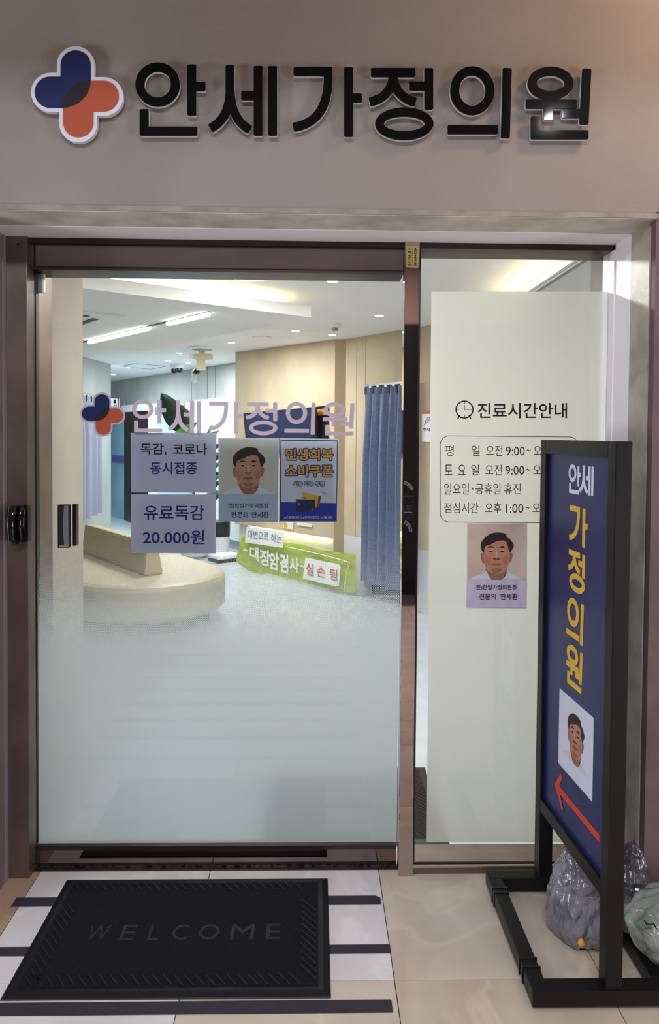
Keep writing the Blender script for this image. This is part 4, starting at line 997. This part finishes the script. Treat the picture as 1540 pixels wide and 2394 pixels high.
# projecting room signs
def projsign(px0,py0,px1,py1,Y,label,txts,band):
    t = thing('room_sign', label, 'sign', on_y((px0+px1)/2,py1,Y))
    q = ybox(px0,py0,px1,py1,Y); MB().prism(q,(0,.02,0)).build('sign_board', whitep, t, bevel=.002)
    for body, b in txts: text(body, ybox(*b,Y), ink, t, NF, .002, bold=.01)
    if band: MB().prism([c+NF*.002 for c in ybox(*band,Y)],(0,.001,0)).build('orange_edge', orange, t)
    return t
projsign(259,932,278,985,10.4,'white projecting room sign numbered 1 behind the door logo',[('1',(266,934,271,943)),('진',(265,946,273,953))],(275,932,278,985))
projsign(433,942,447,992,9.7,'white projecting room sign beside the tall plant',[('수',(436,947,443,954)),('액',(436,957,443,964))],(430.5,942,433,992))
js = thing('injection_room_sign', 'white wall sign with syringe drawing and orange top, behind the window', 'sign', w2(995,1035,.01))
def w2p(l, off): return [w2(x,y,off) for x, y in l]
MB().prism(w2p([(986,963),(1022,962),(1022,1035),(986,1033)],.012), -n2*.01).build('sign_board', whitep, js)
MB().prism(w2p([(986,962),(1022,961),(1022,966.5),(986,968)],.014), -n2*.002).build('orange_top', flat('sign_orange',(206,112,78)), js)
q = w2p([(988,1000),(1014,1001),(1014,1009),(988,1008)],.013); text('주사실', q, ink, js, n2, .001, bold=.02)
mb = MB()
for s in ([(991,994),(993,990),(995,988)],[(994,989),(995,982),(1001,974),(1006,980),(998,988),(994,989)],[(1003,977),(1007,973)],[(997,983),(1000,985)],[(999,980),(1002,982)]):
    mb.tube([w2(x,y,.015) for x,y in s], .002, 4)
mb.build('syringe_drawing', ink, js)
# ------------------------------------------------------------------ ceiling fittings
lens = mat('downlight_lens',(250,250,255),.5,emit=6)
dl = thing('downlight', 'recessed round downlight nearest the door header', 'ceiling light', on_z(777,656,ZI), 'recessed ceiling downlights')
MB().lathe([(.036,-.004),(.052,-.003),(.054,0)], (0,0,0), 24).build('trim_ring', whitep, dl, local=True)
MB().lathe([(.001,-.006),(.034,-.006),(.036,0)], (0,0,0), 24).build('lens', lens, dl, local=True)
spots = [(886,737,'round downlight right of the smoke detector'),(691,773,'downlight left of the smoke detector'),(776,782,'downlight just below the smoke detector'),(541,801,'downlight right of the round ceiling disc'),
         (419,825,'downlight left of the hanging cream box, nearest of three'),(393,843,'downlight left above the twin cameras'),(440,848,'downlight right above the twin cameras'),(301,859,'hallway downlight on the ceiling hatch edge'),(265,875,'farthest left hallway downlight')]
for x, y, lab in spots:
    r = dl.copy(); COL.objects.link(r); r.location = on_z(x,y,ZI); r['label'] = lab
    for ch in list(dl.children):
        c = ch.copy(); COL.objects.link(c); c.parent = r
sd = thing('smoke_detector', 'white round smoke detector on the ceiling between the downlights', 'detector', on_z(783,757,ZI))
MB().lathe([(.05,0),(.055,-.02),(.045,-.035)], on_z(783,757,ZI), 20).build('detector_base', whitep, sd)
MB().lathe([(.028,-.035),(.028,-.055),(.022,-.06)], on_z(783,757,ZI), 16).build('sensor_head', mat('detector_grey',(150,148,146),.5), sd)
MB().lathe([(.09,0),(.095,-.008),(.08,-.014)], on_z(612,788,ZI), 24).build('ceiling_disc', whitep); tag(bpy.data.objects['ceiling_disc'], 'flat white blank disc on the ceiling left of the downlights', 'cover')
MB().lathe([(.14,0),(.15,-.012),(.12,-.02)], on_z(576,640,ZI), 28).build('ceiling_lamp', lens); tag(bpy.data.objects['ceiling_lamp'], 'round surface lamp just below the door header', 'ceiling light')
sp_ = thing('ceiling_speaker', 'round white ceiling grille above the hanging cream box', 'speaker', on_z(472,813,ZI))
MB().lathe([(.16,0),(.165,-.01),(.13,-.02)], on_z(472,813,ZI), 28).build('grille_ring', whitep, sp_); MB().lathe([(.12,-.019),(.11,-.024)], on_z(472,813,ZI), 28).build('grille', mat('grille_grey',(160,168,176),.5), sp_)
hb = thing('hanging_sign_box', 'cream box hanging from the ceiling with a white sheet below', 'sign', on_y(470,826,8.4))
hz = on_y(470,826,8.4)
MB().prism(ybox(452,827,495,839,8.4),(0,.1,0)).build('sign_box', mat('cream_plastic',(214,204,176),.5), hb, bevel=.008)
MB().prism(ybox(442,827,453,837,8.4),(0,.08,0)).build('end_cap', whitep, hb, bevel=.004)
MB().prism(ybox(459,838,480,866,8.42),(0,.004,0)).build('hanging_sheet', flat('cream_sheet',(206,198,176)), hb)
MB().box((hz.x-.03,8.43,hz.z-.005),(hz.x+.03,8.48,ZI)).build('ceiling_mount', whitep, hb)
wlp = thing('wall_sensor', 'white oval wall unit with a dark dome below the hanging box', 'sensor', on_y(452,893,9.0))
MB().prism([on_y(x,y,9.0) for x,y in rrect(447,863,458,894,5,5,5,5,5)],(0,.05,0)).build('sensor_body', whitep, wlp)
MB().lathe([(.002,-.04),(.04,-.02),(.045,.0),(.03,.03),(.005,.035)], on_y(459,868,8.97), 14).build('dome', blkp, wlp)
cc = thing('dome_camera', 'pair of white ceiling cameras with dark lenses in the hallway', 'camera', on_z(414,850,ZI))
for k, x in enumerate((407,419)):
    p = on_z(x,852-k*1.5,ZI); MB().lathe([(.06,0),(.06,-.05),(.05,-.06)], p, 16).build('camera_housing', whitep, cc); MB().lathe([(.045,-.06),(.045,-.09),(.025,-.12),(.004,-.125)], p, 16).build('lens_dome', blkp, cc)
hc = sroot('trim_12', 'square access hatch outline in the hallway ceiling')
h0 = on_z(285,855,ZI); hm_ = mat('hatch_line',(104,132,150),.7)
H = [on_z(285,856,ZI), on_z(318,850,ZI), on_z(386,856,ZI), on_z(352,863,ZI)]
for i in range(4):
    a, b = H[i], H[(i+1)%4]; d = b-a; nn = d.cross(UP).normalized()*.015
    MB().obox(a-UP*.003, d, nn, UP*.004).build('hatch_edge', hm_, hc)
# air-conditioner cassette in the dropped panel
ac = thing('ceiling_air_conditioner', 'square white ceiling cassette air conditioner in the dropped panel', 'air conditioner', on_z(293,741,ZP))
p0 = on_z(291,741,ZP-.012)
MB().obox(p0, A*.95, -B*.95, UP*.012).build('cassette_panel', white, ac, bevel=.003)
MB().obox(p0+A*.25-B*.25-UP*.006, A*.45, -B*.45, UP*.006).build('intake_grille', mat('grille_dark',(120,118,118),.5), ac)
dk = mat('slot_dark',(30,28,30),.5)
for o, u, v in ((.1,.2,0),(.8,.2,0)):
    MB().obox(p0+A*o-B*.2-UP*.004, A*.05, -B*.55, UP*.004).build('air_slot', dk, ac); MB().obox(p0+A*.2-B*o-UP*.004, A*.55, -B*.05, UP*.004).build('air_slot', dk, ac)
# linear track light
tl = thing('track_light', 'two long white light bars in a black ceiling track', 'ceiling light', on_z(345,768,ZP))
ta = on_z(490,728,ZP); tb2 = on_z(170,805,ZP); td = (tb2-ta); tn = td.cross(UP).normalized()
MB().obox(ta-tn*.012-UP*.006, td, tn*.024, UP*.006).build('track', blkp, tl)
def sat(px): 
    k = min(range(401), key=lambda i: abs(proj((ta+td*(i/400)))[0]-px)); return k/400
def proj(p):
    d = p-EYE; return (PPX+FPX*d.dot(_r)/d.dot(_f), PPY-FPX*d.dot(_u)/d.dot(_f))
for x0, x1 in ((487,392),(348,208)):
    a, b = ta+td*sat(x0), ta+td*sat(x1)
    MB().obox(a-tn*.018-UP*.03, b-a, tn*.036, UP*.024).build('light_bar', mat('bar_light',(255,252,248),.5,emit=5), tl, bevel=.006)
# strip above opening
